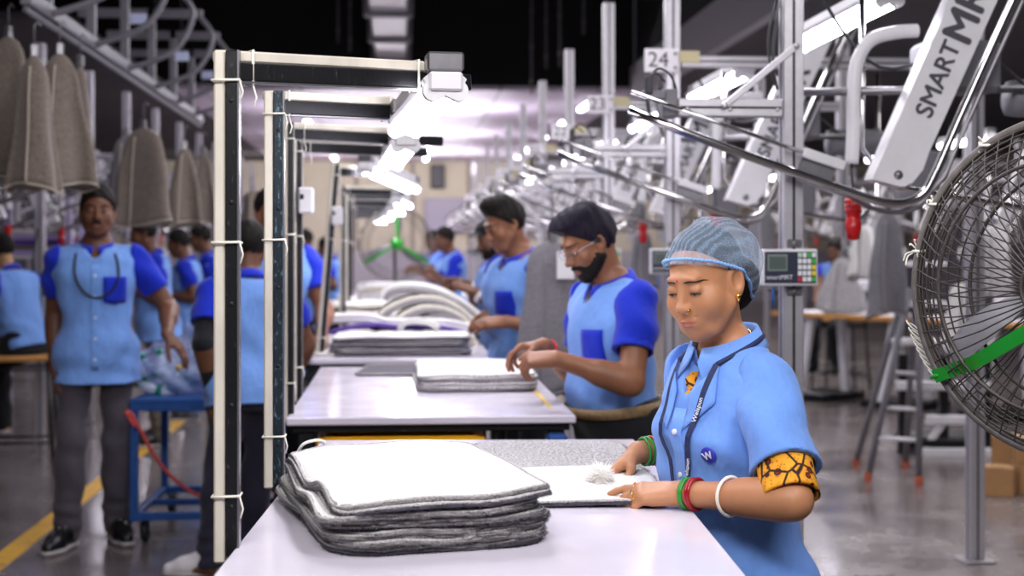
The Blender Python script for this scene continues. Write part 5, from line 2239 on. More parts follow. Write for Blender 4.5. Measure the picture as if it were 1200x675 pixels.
# rack with folded mats
rk = thing('storage_rack', 'rack with purple-lit uprights behind the standing man', 'rack', W(45, 300, 12.0) * 1)
rk.location.z = 0
b_w, b_d = .62, .5
for sx in (-1, 1):
    for sy in (-1, 1):
        MB().box((sx * b_w / 2, sy * b_d / 2, .9), (.05, .05, 1.8), None, .004).build('upright', mat('purple_lit_metal', 'B8AED0', .5, .2), rk)  # purple light on the uprights is painted into their metal colour
for z in (.45, .95, 1.31):
    MB().box((0, 0, z), (b_w, b_d, .03), None, .004).build('shelf', WHITEP, rk)
rkx, rky = rk.location.x, rk.location.y
for z0, n, ms in ((1.326, 5, (LILAC, PILE_B, VIOLET, LILAC, FACEM)), (.966, 4, (PILE_G, LILAC, PILE_B, FACEM)), (.466, 6, (PILE_B, FACEM, PILE_G, LILAC, PILE_B, FACEM))):
    for i in range(n):
        bath_mat('folded mat lying on the purple-lit rack behind the standing man', (rkx + random.uniform(-.02, .02), rky + random.uniform(-.02, .02), z0 + i * .043), R(random.uniform(-4, 4)), .52, .42, .06, .042, stack_wave(i, n, .5, .4, .6),
                 top=ms[i], under=ms[i], group='mats on the left rack', seed=300 + i, noedge=True)

# stool the seated man sits on
so = WZ(22, 545, 0)
st = thing('high_stool', 'tall wooden-topped stool with thin black legs at the left edge', 'stool', (so.x, so.y, 0), FACE(12))
MB().box((0, 0, .69), (.46, .36, .035), None, .012).build('seat', WOOD, st)
for sx in (-1, 1):
    for sy in (-1, 1):
        MB().tube([(sx * .23, sy * .17, 0), (sx * .19, sy * .14, .675)], .013, 8).build('leg', BLACKS, st)
for z, f in ((.16, .215), (.62, .195)):
    b = MB()
    for sx in (-1, 1):
        b.tube([(sx * f, -.16, z), (sx * f, .16, z)], .009, 8)
    for sy in (-1, 1):
        b.tube([(-f, sy * .16, z), (f, sy * .16, z)], .009, 8)
    b.build('footrest', BLACKS, st)

# blue cart
c0 = UD((152 - 600) * 6.65 / F, 6.65)
ct = thing('cart', 'blue steel cart on castors beside the standing man', 'cart', (c0.x, c0.y, 0), -AZ + R(3))
cw, cd, chh = .72, .78, .68
MB().box((cw / 2, cd / 2, chh - .012), (cw, cd, .024), None, .004).build('top', BLUEP, ct)
for nm_, z in (('frame', chh - .04), ('lower_frame', .13)):
    b = MB()
    for y in (.015, cd - .015):
        b.box((cw / 2, y, z), (cw, .035, .035), None, .003)
    for x in (.015, cw - .015):
        b.box((x, cd / 2, z), (.035, cd, .035), None, .003)
    if z < .2:
        b.box((cw / 2, cd / 2, .13), (cw, .035, .03), None, .003)
    b.build(nm_, BLUEP, ct)
for x in (.018, cw - .018):
    for y in (.018, cd - .018):
        MB().box((x, y, .38), (.036, .036, .55), None, .003).build('leg', BLUEP, ct)
for x in (.06, cw - .06):
    for y in (.05, cd - .05):
        k = MB().lathe([(.001, -.016), (.045, -.016), (.052, -.010), (.052, .010), (.045, .016), (.001, .016)], (x, y + .015, .052), (1, 0, 0), 20).build('castor', RUBBER, ct)
        f = MB()
        f.box((x, y, .108), (.05, .05, .008), None, .002)
        for s in (-1, 1):
            f.beam((x + s * .022, y, .108), (x + s * .022, y + .015, .05), .005, .03)
        f.build('fork', STEEL, k)
pts = [W(154, 485, 6.6), W(165, 505, 6.6), W(185, 540, 6.6), W(212, 568, 6.62), W(245, 585, 6.7), W(270, 582, 6.9), W(296, 560, 7.0), W(322, 528, 7.0)]
b = MB().tube(spline(pts, 6), .009, 8)
b.tube(spline([pts[0], pts[0] + Vector((-.02, -.02, .01)), pts[0] + Vector((.02, -.02, -.06))], 5), .009, 8)
tag(b.build('cord', mat('red_cord', 'B03A34', .6)), 'dusty red cord hanging in a loop from the blue cart', 'cord')

# translucent bag of bottles
bagc = W(200, 440, 6.95)
bagz = .68
BAG = NT('clear_blue_plastic_bag')
BAG.set(**{'Base Color': lin('B4C4F0'), 'Roughness': .15, 'Alpha': .62, 'Specular IOR Level': .8})
vv = BAG.noise(16, 5, .65)
BAG.bump(vv, .9, .03)
al = BAG.ramp(BAG.noise(7, 4, .6), [(.35, (.25, .25, .25, 1)), (.7, (.85, .85, .85, 1))])
BAG.l(al, BAG.b.inputs['Alpha'])


def bagpost(f):
    f.warp(lambda x, y, z: .012 * np.sin(28 * x + 20 * z) * np.sin(24 * y + 11 * z) + .006 * np.sin(60 * z + 45 * x))
    x, y, z = f.xyz()
    f.f = np.maximum(f.f, .002 - z)


V, Q = solid([(ell((-.02, 0, .12), (.165, .15, .13)), 0, 'u'), (ell((.09, .02, .11), (.13, .14, .12)), .06, 'u'), (rcone((.06, .0, .2), (.09, .0, .30), .05, .03), .05, 'u'), (rcone((.09, 0, .29), (.15, 0, .33), .028, .05), .02, 'u')], .012, bagpost)
o = np_mesh('plastic_bag', V, Q, BAG.m)
o.location = (bagc.x, bagc.y, bagz)
tag(o, 'clear bluish plastic bag full of empty bottles on the blue cart', 'bag')
PET = mat('clear_bottle', 'DDE4F4', .1, spec=.8)
cap_m = [mat('green_cap', '12A070', .4), mat('yellow_cap', 'D8A81C', .4)]
for k, (dx, dy, dz, ax, cm) in enumerate([(-.10, -.08, .10, (-.2, -.3, 1), 0), (-.04, -.09, .12, (.05, -.3, 1), 0), (.03, -.08, .06, (.3, -.5, .8), 1), (.10, -.04, .08, (.6, .2, .6), 0), (-.06, -.08, .03, (-1, -.2, .25), 0)]):
    b = MB()
    a = Vector(ax).normalized()
    b.lathe([(.001, -.07), (.030, -.07), (.033, -.06), (.033, .0), (.031, .005), (.033, .01), (.033, .04), (.022, .07), (.013, .082), (.013, .09)], (0, 0, 0), a, 16)
    o = b.build('bottle', PET)
    o.location = (bagc.x + dx, bagc.y + dy, bagz + dz)
    MB().lathe([(.001, .102), (.014, .102), (.015, .098), (.015, .084), (.013, .083)], (0, 0, 0), a, 14).build('cap', cap_m[cm], o)
    MB().lathe([(.0336, -.03), (.0342, -.03), (.0342, .0), (.0336, .0)], (0, 0, 0), a, 16).build('label', mat('bottle_label', '0E8A6A', .5), o)
    tag(o, 'empty bottle with a yellow cap inside the plastic bag' if cm else 'empty bottle with a green cap inside the plastic bag', 'bottle', 'bottles in the bag')

# ------------------------------------------------------------------ right background
def bench(label, a, c, z, dep):
    t = thing('sewing_bench', label, 'bench', ((a.x + c.x) / 2, (a.y + c.y) / 2, 0), math.atan2(c.y - a.y, c.x - a.x))
    L = (Vector((c.x, c.y)) - Vector((a.x, a.y))).length
    MB().box((0, dep / 2, z - .02), (L, dep, .035), None, .006).build('top', WHITEP, t)
    MB().box((0, -.008, z - .02), (L, .02, .045), None, .006).build('edge', WOOD, t)
    for x in (-.36, -.02, .34):
        b = MB()
        b.beam((x * L, .10, z - .04), (x * L - .10, .05, .05), .08, .05, (0, 1, 0), .004)
        b.beam((x * L, dep - .1, z - .04), (x * L + .02, dep - .05, .05), .08, .05, (0, 1, 0), .004)
        b.build('leg', WHITEP, t)
        MB().box((x * L - .04, dep / 2, .035), (.5, dep, .06), None, .006).build('foot', BLACKS, t)
    for x in (-.2, .25):
        b = MB()
        b.box((x * L, dep * .55, z + .03), (.42, .18, .06), None, .01)
        b.box((x * L + .16, dep * .55, z + .16), (.09, .16, .24), None, .02)
        b.box((x * L - .02, dep * .55, z + .25), (.40, .12, .10), None, .025)
        b.box((x * L - .19, dep * .55, z + .14), (.06, .08, .16), None, .015)
        b.tube([(x * L - .19, dep * .55, z + .08), (x * L - .19, dep * .55, z + .03)], .006, 6)
        b.lathe([(.001, 0), (.06, 0), (.06, .02), (.001, .02)], (x * L + .21, dep * .55, z + .22), (1, 0, 0), 16)
        b.build('sewing_head', WHITEP, t)
    return t


bench('sewing bench with a worn wooden edge behind the fan', W(905, 357, 13.2), W(1215, 386, 11.0), .80, .6)
for k, (px, py, d, w0, w1, h, lb, mm) in enumerate([(1040, 246, 7.6, .10, .24, .56, 'grey mat hanging below the bent rail left of the fan', PILE_H), (986, 300, 11.4, .06, .42, .44, 'light grey mat draped over the wood-edged bench', PILE_L),
                                                   (1012, 262, 10.5, .12, .22, .40, 'white cloth hanging behind the red coupling', FACEM), (893, 240, 6.9, .08, .20, .42, 'grey mat hanging behind the woman\'s hair net', PILE_H),
                                                   (752, 268, 8.4, .09, .19, .34, 'grey mat hanging between the bearded man and the post', PILE_H), (1132, 330, 9.2, .18, .30, .44, 'white cloth hanging behind the fan cage', FACEM), (1165, 262, 10.2, .2, .3, .5, 'pale grey mat hanging far behind the fan cage', PILE_L)]):
    hanging_mat(lb, W(px, py, d), w0, w1, h, .05, .12, mm, R(random.uniform(-15, 15)), None, seed=40 + k, bind=mat('grey_binding', '8C888C', .9))
# big mat with a tag, hung on the second station
hp = W(647, 279, 6.02)
hm = hanging_mat('big grey mat with a white card hanging behind the bearded man', hp, .19, .30, .66, .05, .08, PILE_H, R(6), None, seed=60, hood=.3, hook=.19, bind=mat('grey_binding2', '77737A', .9))
MB().box((.045, -.060, -.115), (.075, .004, .115), None, .004).build('card', WHITEP, hm)
hanging_mat('narrow grey mat hanging beside the carded mat', W(639, 300, 6.85), .07, .11, .6, .04, .07, PILE_L, 0, None, seed=61, bind=mat('grey_binding2', '77737A', .9))

# stand of grey tubes with white rungs
lo_ = UD((1075 - 600) * 8.3 / F, 8.3)
t = thing('step_ladder', 'grey tubular step ladder with white treads left of the fan', 'ladder', (lo_.x, lo_.y, 0), -AZ)
s = 8.3 / F
X = lambda px: (px - 1075) * s
Z = lambda py: CAMZ - (py - HY) * s
for nm, (x0, z0, x1, z1, y0, y1) in {'leg': (X(1025), 0, X(1066), Z(338), .15, .0), 'leg.1': (X(1077), 0, X(1077), Z(318), 0, 0), 'leg.2': (X(1080) + .1, 0, X(1077), Z(318), .7, .05), 'leg.3': (X(1040), 0, X(1066), Z(338), .75, .1)}.items():
    MB().tube([(x0, y0, .03), (x1, y1, z1)], .019, 10).build('leg', GREYP, t)
    MB().lathe([(.024, 0), (.024, .05), (.019, .06)], (x0, y0, 0), (0, 0, 1), 10).build('foot', mat('rust_red_foot', '9C4A30', .7), t)
for y0_, a_, c_ in ((438, 1045, 1077), (480, 1038, 1077), (516, 1032, 1077)):
    MB().tube([(X(a_), .12, Z(y0_)), (X(c_), 0, Z(y0_))], .012, 8).build('rung', WHITEP, t)
for y0_, a_, c_ in ((357, 1062, 1112), (402, 1056, 1108), (310, 1074, 1112)):
    MB().box(((X(a_) + X(c_)) / 2, .12, Z(y0_)), (X(c_) - X(a_), .22, .035), None, .008).build('tread', WHITEP, t)
rk2 = UD((1130 - 600) * 9.5 / F, 9.5)
t = thing('low_frame', 'low white frame on dark feet behind the ladder and the fan pole', 'frame', (rk2.x, rk2.y, 0), -AZ)
s = 9.5 / F
X = lambda px: (px - 1130) * s
Z = lambda py: max(.02, CAMZ - (py - HY) * s)
for y0_, a_, c_ in ((452, 1050, 1160), (492, 1085, 1150), (540, 1080, 1162)):
    MB().box(((X(a_) + X(c_)) / 2, .0, Z(y0_)), (X(c_) - X(a_), .05, .06), None, .006).build('rail', WHITEP, t)
for px in (1060, 1108, 1158):
    MB().box((X(px), .05, .34), (.06, .06, .68), None, .006).build('leg', BLACKS, t)
MB().beam((X(1080), .02, Z(540)), (X(1110), .02, Z(492)), .04, .03, (0, 1, 0)).build('stay', WHITEP, t)
MB().box((X(1110), .2, .08), (.5, .4, .08), None, .02).build('foot', BLACKS, t)


def carton(label, px, py, d, w, dp, h, rz, z=0, lid=True):
    p = UD((px - 600) * d / F, d)
    t = thing('cardboard_box', label, 'box', (p.x, p.y, z), rz)
    MB().box((0, 0, h / 2), (w, dp, h), None, .004).build('body', CARD, t)
    b = MB()
    b.box((-w / 4 - .001, 0, h + .003), (w / 2 - .004, dp, .005), None, .001)
    b.box((w / 4 + .001, 0, h + .003), (w / 2 - .004, dp, .005), None, .001)
    b.build('flap', CARD, t)
    MB().box((0, 0, h + .0065), (.05, dp * .98, .0015)).build('tape', mat('carton_tape', 'B99560', .3), t)
    return t


carton('small cardboard box standing in front at the lower right', 1171, 582, 8.0, .16, .15, .155, R(-28))
carton('cardboard box tilted back behind the small front box', 1183, 560, 8.45, .20, .18, .27, R(-25))
carton('cardboard box at the right border, beside the small box', 1204, 570, 8.1, .15, .2, .16, R(-8))
carton('cardboard box stacked on the one at the right border', 1204, 545, 8.1, .15, .18, .13, R(-14), .168)
# ------------------------------------------------------------------ people
def cloth_mat(name, c, rough=.85, crease=.5):
    t = NT(name)
    col = lin(c)
    v = t.coord()
    f = t.noise(7, 4, .6, v)
    a = tuple(x * .95 for x in col[:3]) + (1,)
    b = tuple(min(1, x * 1.05) for x in col[:3]) + (1,)
    t.l(t.ramp(f, [(.3, a), (.7, b)]), t.b.inputs['Base Color'])
    n1 = t.noise(13, 3, .55, t.coord((1, 1, .55)))
    n2 = t.noise(700, 2, .5, v)
    m1 = t.n('ShaderNodeMath', operation='MULTIPLY_ADD')
    t.l(n2, m1.inputs[0])
    m1.inputs[1].default_value = .03
    t.l(n1, m1.inputs[2])
    t.bump(m1.outputs[0], crease, .018)
    t.set(**{'Roughness': rough, 'Specular IOR Level': .2, 'Sheen Weight': .15})
    return t.m


def skin_mat(name, c):
    t = NT(name)
    col = lin(c)
    v = t.coord()
    f = t.noise(14, 4, .6, v)
    a = tuple(x * .88 for x in col[:3]) + (1,)
    b = (min(1, col[0] * 1.10), col[1] * 1.06, col[2] * 1.04, 1)
    t.l(t.ramp(f, [(.3, a), (.7, b)]), t.b.inputs['Base Color'])
    t.bump(t.noise(260, 3, .6, v), .12, .0015)
    t.set(**{'Roughness': .48, 'Specular IOR Level': .4, 'Subsurface Weight': .08, 'Subsurface Scale': .01})
    t.b.inputs['Subsurface Radius'].default_value = (1, .35, .2)
    return t.m


def hair_mat(name, c='17120F'):
    t = NT(name)
    v = t.coord((1, 1, .25))
    f = t.noise(220, 3, .6, v)
    t.l(t.ramp(f, [(.3, tuple(x * .4 for x in lin(c)[:3]) + (1,)), (.75, tuple(x * 1.5 for x in lin(c)[:3]) + (1,))]), t.b.inputs['Base Color'])
    t.bump(f, .8, .004)
    t.set(**{'Roughness': .65, 'Specular IOR Level': .2})
    return t.m


LB = cloth_mat('light_blue_shirt', '7099DC', crease=.75)
LBW = cloth_mat('sky_blue_overshirt', '6E99E2', crease=.95)
RB = cloth_mat('royal_blue_cloth', '142CB4')
SKW = skin_mat('warm_brown_skin', 'B5805C')
SK1 = skin_mat('brown_skin', '8A5C42')
SK2 = skin_mat('dark_brown_skin', '6A4532')
HAIR = hair_mat('black_hair')
HAIRV = hair_mat('violet_black_hair', '1C1526')
BEARD = hair_mat('beard_hair', '1A1512')
EYEW = mat('eye_white', 'CFC6BE', .3)
IRIS = mat('dark_iris', '1C120C', .15)
BROW = mat('brow_hair', '1A1310', .8)
LIPW = mat('lip_rose', 'A2584E', .4)
LIPM = mat('lip_brown', '7A453C', .45)
BTN = mat('pearl_button', 'E6E6EE', .25)
TRB = cloth_mat('black_trousers', '16161B', .8)
TRG = cloth_mat('grey_trousers', '4A454E', .85)
TRJ = cloth_mat('dark_jeans', '2E2C3C', .9)
TRL = cloth_mat('blue_grey_jeans', '5A6478', .9)
TRK = cloth_mat('khaki_trousers', '6E685E', .9)
SHB = mat('black_shoe', '0D0D0F', .35)
SHW = mat('white_shoe', 'D8D4D6', .5, bump=.3, bscale=60)
SOLE = mat('pale_sole', 'B9B4B4', .6)
BELT = mat('tan_belt', '8A7350', .6, 0, .25, 60)
GOLD = mat('gold', 'E0B050', .2, 1)


def dress(p, hem=-.16, tucked=False, tr=None, shoe=None, eyes=.1, style='short', hairm=None, beard=False, mous=False, glass=False, pocket=True, belly_rows=None, lo=False, lips=True, sole=None, collar=True, lace=None, placket=True):
    p.build_body()
    p.shirt(LB, RB, hem=.015 if tucked else hem, infl=.016 if tucked else .024)
    if collar:
        p.collar(RB)
    if pocket:
        p.patch('pocket', RB, .085, .27, .10, .115, 'pocket')
    if placket and not lo:
        p.placket(LB, BTN, -.0 if tucked else -.10)
    p.trousers(tr or TRB, tucked=tucked)
    if tucked:
        p.belt(BELT, STEEL)
    p.shoes(shoe or SHB, sole or SOLE, lace)
    p.hair(hairm or HAIR, style, line=-.004 if style == 'quiff' else .002)
    p.eyes(EYEW, IRIS, BROW, openness=eyes)
    if lips:
        p.lips(LIPM)
    if beard:
        p.beard(BEARD)
    if mous:
        p.moustache(BEARD)
    if glass:
        p.glasses(mat('glasses_frame', 'B8B4BC', .25, .8))


# ---- the woman in front -------------------------------------------------------------------
wl = UD(.432, 2.80)
w = Person('woman in blue hair net and sky blue shirt trimming a mat at the front table', wl, -57, .92, lean=4, turn=0, skin=SKW, h=.0034, girth=.86, belly=.0, pitch=18, yaw=12, roll=-3, female=True, hip=.823, hk=(.95, .96, .97), sw=.140)
w.arm(+1, W(797, 578, 2.665), UD(.45, -1, -.8), UD(-1, .22, -.04), UD(0, .45, -1), [(.15, .2, .12), (.45, .55, .3), (.6, .65, .35), (.7, .7, .4)], (.3, .45, .3), l1=.275, l2=.25, hs=.87)
w.arm(-1, W(748, 530, 2.94), UD(.6, .9, -.8), UD(-.80, -.30, -.58), UD(.12, -.35, -1), [(.62, .55, .3), (.7, .7, .4), (.75, .8, .4), (.8, .8, .4)], (.55, .55, .4), l1=.275, l2=.25, hs=.87)
w.build_body(smile=1.6)
rows = [(-.10, .182, .142, 0, .010), (.0, .176, .132, 0, .008), (.10, .160, .122, 0, .002), (.20, .150, .114, 0, -.004), (.30, .152, .122, 0, -.010), (.38, .142, .102, 0, .0), (.44, .105, .084, 0, .010)]
w.shirt(LBW, LBW, hem=-.32, rows=rows, sleeve=.74, sr=(.064, .074), fold=.0062, hs=.0045, flare=.5)
w.collar(LBW, drop=.03, rb=.068, lift=.012)
for sx in (-1, 1):
    w.quad('lapel', LBW, [(.022 * sx, .395), (.066 * sx, .445), (.082 * sx, .375), (.020 * sx, .318)], off=.005)
w.placket(LBW, BTN, -.28, .36, 7, .0)
# printed undershirt: neckline and cuffs
PR = NT('yellow_printed_cotton')
v = PR.coord()
vo = PR.n('ShaderNodeTexVoronoi', feature='F1')
vo.inputs['Scale'].default_value = 40
PR.l(v, vo.inputs['Vector'])
base_c = PR.ramp(vo.outputs['Distance'], [(.0, '7A1408'), (.16, '8A1E0C'), (.20, '241006'), (.27, '2A1408'), (.31, 'E0941C'), (.8, 'EBA528')])
vb = PR.n('ShaderNodeTexVoronoi', feature='DISTANCE_TO_EDGE')
vb.inputs['Scale'].default_value = 21
PR.l(v, vb.inputs['Vector'])
bf = PR.ramp(vb.outputs['Distance'], [(.03, (1, 1, 1, 1)), (.06, (0, 0, 0, 1))])
v3 = PR.n('ShaderNodeTexVoronoi', feature='F1')
v3.inputs['Scale'].default_value = 130
PR.l(v, v3.inputs['Vector'])
dots = PR.ramp(v3.outputs['Distance'], [(.22, (1, 1, 1, 1)), (.30, (0, 0, 0, 1))])
mm = PR.n('ShaderNodeMath', operation='MULTIPLY')
PR.l(dots, mm.inputs[0])
mm.inputs[1].default_value = .55
m0 = PR.n('ShaderNodeMixRGB')
m0.inputs[2].default_value = lin('8A1E0C')
PR.l(mm.outputs[0], m0.inputs[0])
PR.l(base_c, m0.inputs[1])
mx = PR.n('ShaderNodeMixRGB')
mx.inputs[2].default_value = lin('2C1408')
PR.l(bf, mx.inputs[0])
PR.l(m0.outputs[0], mx.inputs[1])
PR.l(mx.outputs[0], PR.b.inputs['Base Color'])
PR.set(Roughness=.85)
for sd, (a, e, t, *_r) in w.arms.items():
    a, e = Vector(a), Vector(e)
    d = (e - a).normalized()
    b0, b1 = a.lerp(e, .62), a.lerp(e, .97)

    def post(f):
        f.warp(lambda x, y, z: .0025 * np.sin(70 * z + 50 * x))
        f.cut(b1, d)
        f.cut(b0, -d)
        f.op(rcone(b0 - d * .05, b1 + d * .1, .050, .045), 0, 's')
    V, Q = solid([(rcone(b0 - d * .02, b1 + d * .05, .0545, .0575), 0, 'u')], .0036, post)
    w.put('printed_cuff', V, Q, PR.m)
w.patch('neckline', PR.m, 0, .385, .07, .09, off=-.004)
# hair and hair net
w.hair(HAIR, 'short', .002, .004, line=-.024)
V, Q = solid([(ell(w.q(0, .112, -.030), (.05, .035, .04), w.Rh), 0, 'u'), (rcone(w.q(0, .10, -.02), w.q(0, .09, -.06), .045, .035), .03, 'u')], .004)
w.put('hair', V, Q, HAIR)
NET = NT('blue_net_fabric')
v = NET.coord()
wv = NET.n('ShaderNodeTexWave', wave_type='BANDS', bands_direction='X')
wv.inputs['Scale'].default_value = 26
wv.inputs['Distortion'].default_value = 3.5
wv.inputs['Detail'].default_value = 3
NET.l(v, wv.inputs['Vector'])
n1 = NET.noise(420, 3, .7, v)
ad = NET.n('ShaderNodeMath', operation='MULTIPLY_ADD')
NET.l(wv.outputs['Fac'], ad.inputs[0])
ad.inputs[1].default_value = .22
NET.l(n1, ad.inputs[2])
NET.l(NET.ramp(ad.outputs[0], [(.35, (.10, .10, .10, 1)), (1.1, (.56, .56, .56, 1))]), NET.b.inputs['Alpha'])
NET.set(**{'Base Color': lin('B4CEEC'), 'Roughness': .8, 'Specular IOR Level': .2, 'Sheen Weight': .4})
NET.bump(ad.outputs[0], .5, .004)
Hi = np.array((w.H @ Matrix.Diagonal((w.hk.x, w.hk.y, w.hk.z, 1))).inverted(), np.float32)
RY, RZv = [-.11, -.06, -.005, .035, .09, .15], [.080, .056, .028, .008, -.066, -.09]


def netpost(f):
    x, y, z = f.xyz()
    X = Hi[0, 0] * x + Hi[0, 1] * y + Hi[0, 2] * z + Hi[0, 3]
    Y = Hi[1, 0] * x + Hi[1, 1] * y + Hi[1, 2] * z + Hi[1, 3]
    Z = Hi[2, 0] * x + Hi[2, 1] * y + Hi[2, 2] * z + Hi[2, 3]
    f.f = (f.f + .0016 * np.sin(75 * X + 45 * Y + 2 * np.sin(40 * Z)) + .0022 * np.sin(60 * Y + 60 * Z + 2 * np.sin(30 * X))).astype(np.float32)
    f.f = np.maximum(f.f, np.interp(Y, RY, RZv) - Z).astype(np.float32)


V, Q = solid([(w.he(w.q(0, .016, .036), (.085, .103, .087), w.Rh), 0, 'u'), (w.he(w.q(0, .074, .050), (.078, .066, .070), w.Rh), .05, 'u'), (w.he(w.q(0, .104, .0), (.070, .050, .080), w.Rh), .05, 'u')], .0036, netpost)
loc = (Hi[:3, :3] @ V.T).T + Hi[:3, 3]
cq = loc[Q].mean(1)
Q = Q[(cq[:, 2] - np.interp(cq[:, 1], RY, RZv)) > .0022]
net = w.put('hair_net', V, Q, NET.m)
bv = BVHTree.FromPolygons([tuple(v_) for v_ in V], [tuple(int(i) for i in q_) for q_ in Q])
rim = []
for k in range(72):
    a = 2 * PI * k / 72
    y0_ = .02
    # walk outwards at the rim height
    for r_ in np.linspace(.16, .05, 40):
        y_ = y0_ + r_ * math.sin(a)
        z_ = float(np.interp(y_, RY, RZv)) + .006
        hit = bv.ray_cast(w.q(.0 + r_ * math.cos(a), y_, z_), w.Rh @ Vector((-math.cos(a), -math.sin(a), 0)), .02)
        if hit[0] is not None:
            rim.append(hit[0])
            break
b = w.mb('elastic_rim', mat('net_rim', '7FAEE4', .8), net)
pts = spline(rim, 3, True)
b.tube(pts, [.0034 + .0012 * math.sin(i * 2.1) for i in range(len(pts))], 6, closed=True)
b.fin()
w.eyes(EYEW, IRIS, BROW, openness=.1)
w.lips(LIPW)
b = w.mb('bindi', mat('bindi_red', 'C01020', .4))
b.ball(w.q(0, -.0905, .034), .003, 10, 6, sc=(1, .6, 1))
b.fin()
b = w.mb('nose_ring', GOLD)
c = w.q(.0195, -.0975, -.031)
b.tube([c + w.Rh @ Vector((.002 * math.sin(k), -.0055 * math.cos(k), .0055 * math.sin(k) - .002)) for k in [2 * PI * i / 16 for i in range(16)]], .0009, 6, closed=True)
b.fin()
for sx in (-1, 1):
    b = w.mb('ear_stud', GOLD)
    b.ball(w.q(.081 * sx, .0, -.034), .0062, 12, 8)
    b.ball(w.q(.081 * sx, -.002, -.042), .0035, 10, 6)
    b.fin()
b = w.mb('necklace', GOLD)
pts = [w.T @ Vector((.055 * math.cos(a), .012 + .062 * math.sin(a), .478 + .030 * math.sin(a))) for a in [2 * PI * k / 30 for k in range(30)]]
b.tube(pts, .0022, 6, closed=True)
b.fin()


def ribbon(p, name, m, pts, wd, label=None):
    ax = p.T.to_3x3()
    P = []
    for (x, z) in pts:
        q, nn = p.on_shirt(p.T @ Vector((x, -.5, z)), ax @ Vector((0, 1, 0)), .007)
        P.append((q, nn))
    vs, fs = [], []
    n = len(P)
    for i in range(n):
        t = (P[min(i + 1, n - 1)][0] - P[max(i - 1, 0)][0]).normalized()
        s = P[i][1].cross(t).normalized()
        for f, o in ((-.5, 0), (.5, 0), (.5, .0016), (-.5, .0016)):
            vs.append(P[i][0] + s * (f * wd) + P[i][1] * o)
    for i in range(n - 1):
        for k in range(4):
            fs.append((i * 4 + k, i * 4 + (k + 1) % 4, (i + 1) * 4 + (k + 1) % 4, (i + 1) * 4 + k))
    b = p.mb(name, m, None, label)
    b.add(vs, fs, 0, False)
    return b.fin(), P


NAVY = mat('navy_ribbon', '1B2550', .7)
ln = lambda a, c, n=22: [(a[0] + (c[0] - a[0]) * i / n, a[1] + (c[1] - a[1]) * i / n) for i in range(n + 1)]
la, PA = ribbon(w, 'lanyard', NAVY, ln((.060, .448), (.006, .06)), .013)
lb_, PB = ribbon(w, 'lanyard', NAVY, ln((-.058, .448), (-.004, .06)), .011)
nb_ = w.T
b = w.mb('lanyard', NAVY)
b.tube(spline([PA[0][0], nb_ @ Vector((.078, -.010, .474)), nb_ @ Vector((.080, .035, .490)), nb_ @ Vector((.045, .082, .497)), nb_ @ Vector((0, .094, .498)), nb_ @ Vector((-.045, .082, .497)), nb_ @ Vector((-.080, .035, .490)), nb_ @ Vector((-.078, -.010, .474)), PB[0][0]], 5), .0055, 8)
b.fin()
lc, PC = ribbon(w, 'lanyard', NAVY, ln((.001, .065), (.001, .005), 6), .012)
WT = mat('white_lanyard_print', 'DDE2F0', .6)
for i in (5, 12):
    q, nn = PA[i]
    t = (PA[i + 1][0] - PA[i - 1][0]).normalized()
    M = frame((q + nn * .0042) * w.S, -t, nn.cross(-t))
    text_obj('lanyard_lettering', 'Welspun', .0135, WT, la, M, .0002, .0002)
q, nn = PC[-1]
b = w.mb('lanyard_clip', STEEL)
b.box(q + Vector((0, 0, -.012)), (.012, .006, .026), None, .002)
b.tube([q + Vector((.006 * math.cos(k), -.003, -.030 + .008 * math.sin(k))) for k in [2 * PI * i / 12 for i in range(12)]], .0016, 6, closed=True)
b.fin()
b = w.mb('tassel', mat('silver_tassel', 'C4C0C4', .5, .3))
for k in range(40):
    a = 2 * PI * k / 40
    r_ = .010 + .004 * (k % 3)
    b.tube([q + Vector((0, -.002, -.036)), q + Vector((r_ * .7 * math.cos(a), -.004 + r_ * .7 * math.sin(a), -.045)), q + Vector((r_ * math.cos(a), -.004 + r_ * math.sin(a), -.068))], .0011, 4)
b.fin()
# round emblem
ax = w.T.to_3x3()
q, nn = w.on_shirt(w.T @ Vector((.088, -.5, .275)), ax @ Vector((0, 1, 0)), .002)
b = w.mb('badge', mat('badge_blue', '2A34B0', .6), w.shirt_o)
b.lathe([(.001, .002), (.0165, .002), (.0175, .001), (.0175, -.002)], q, nn, 28)
bo = b.fin()
tx = Vector((0, 0, 1)).cross(nn) * 1
M = frame((q + nn * .0036) * w.S, tx, nn.cross(tx))
text_obj('badge_letter', 'W', .021, WT, bo, M @ Matrix.Rotation(.35, 4, 'Z'), .0003, .0006)
# bangles and rings
BW_ = mat('ivory_bangle', 'EFE8DC', .25)
BR_ = mat('red_glass_bangle', '9A1424', .2)
BG_ = mat('green_glass_bangle', '2E8A34', .2)
w.ring_on('bangle', BW_, +1, .115, .0385, .0036, .25, label='ivory bangle')
w.ring_on('bangle', BR_, +1, .040, .0315, .0032, .15, label='red glass bangle')
w.ring_on('bangle', BR_, +1, .031, .0310, .0032, .05, label='red glass bangle')
w.ring_on('bangle', BG_, +1, .021, .0308, .0032, .10, label='green glass bangle')
w.ring_on('bangle', BG_, +1, .012, .0305, .003, -.05, label='green glass bangle')
w.ring_on('bangle', BW_, -1, .066, .0375, .0055, .15, label='ivory bangle')
w.ring_on('bangle', BR_, -1, .036, .0315, .0032, .10, label='red glass bangle')
w.ring_on('bangle', BG_, -1, .025, .031, .0032, .0, label='green glass bangle')
w.ring_on('bangle', BG_, -1, .015, .0305, .003, .12, label='green glass bangle')
tips = w.fing[+1][0]
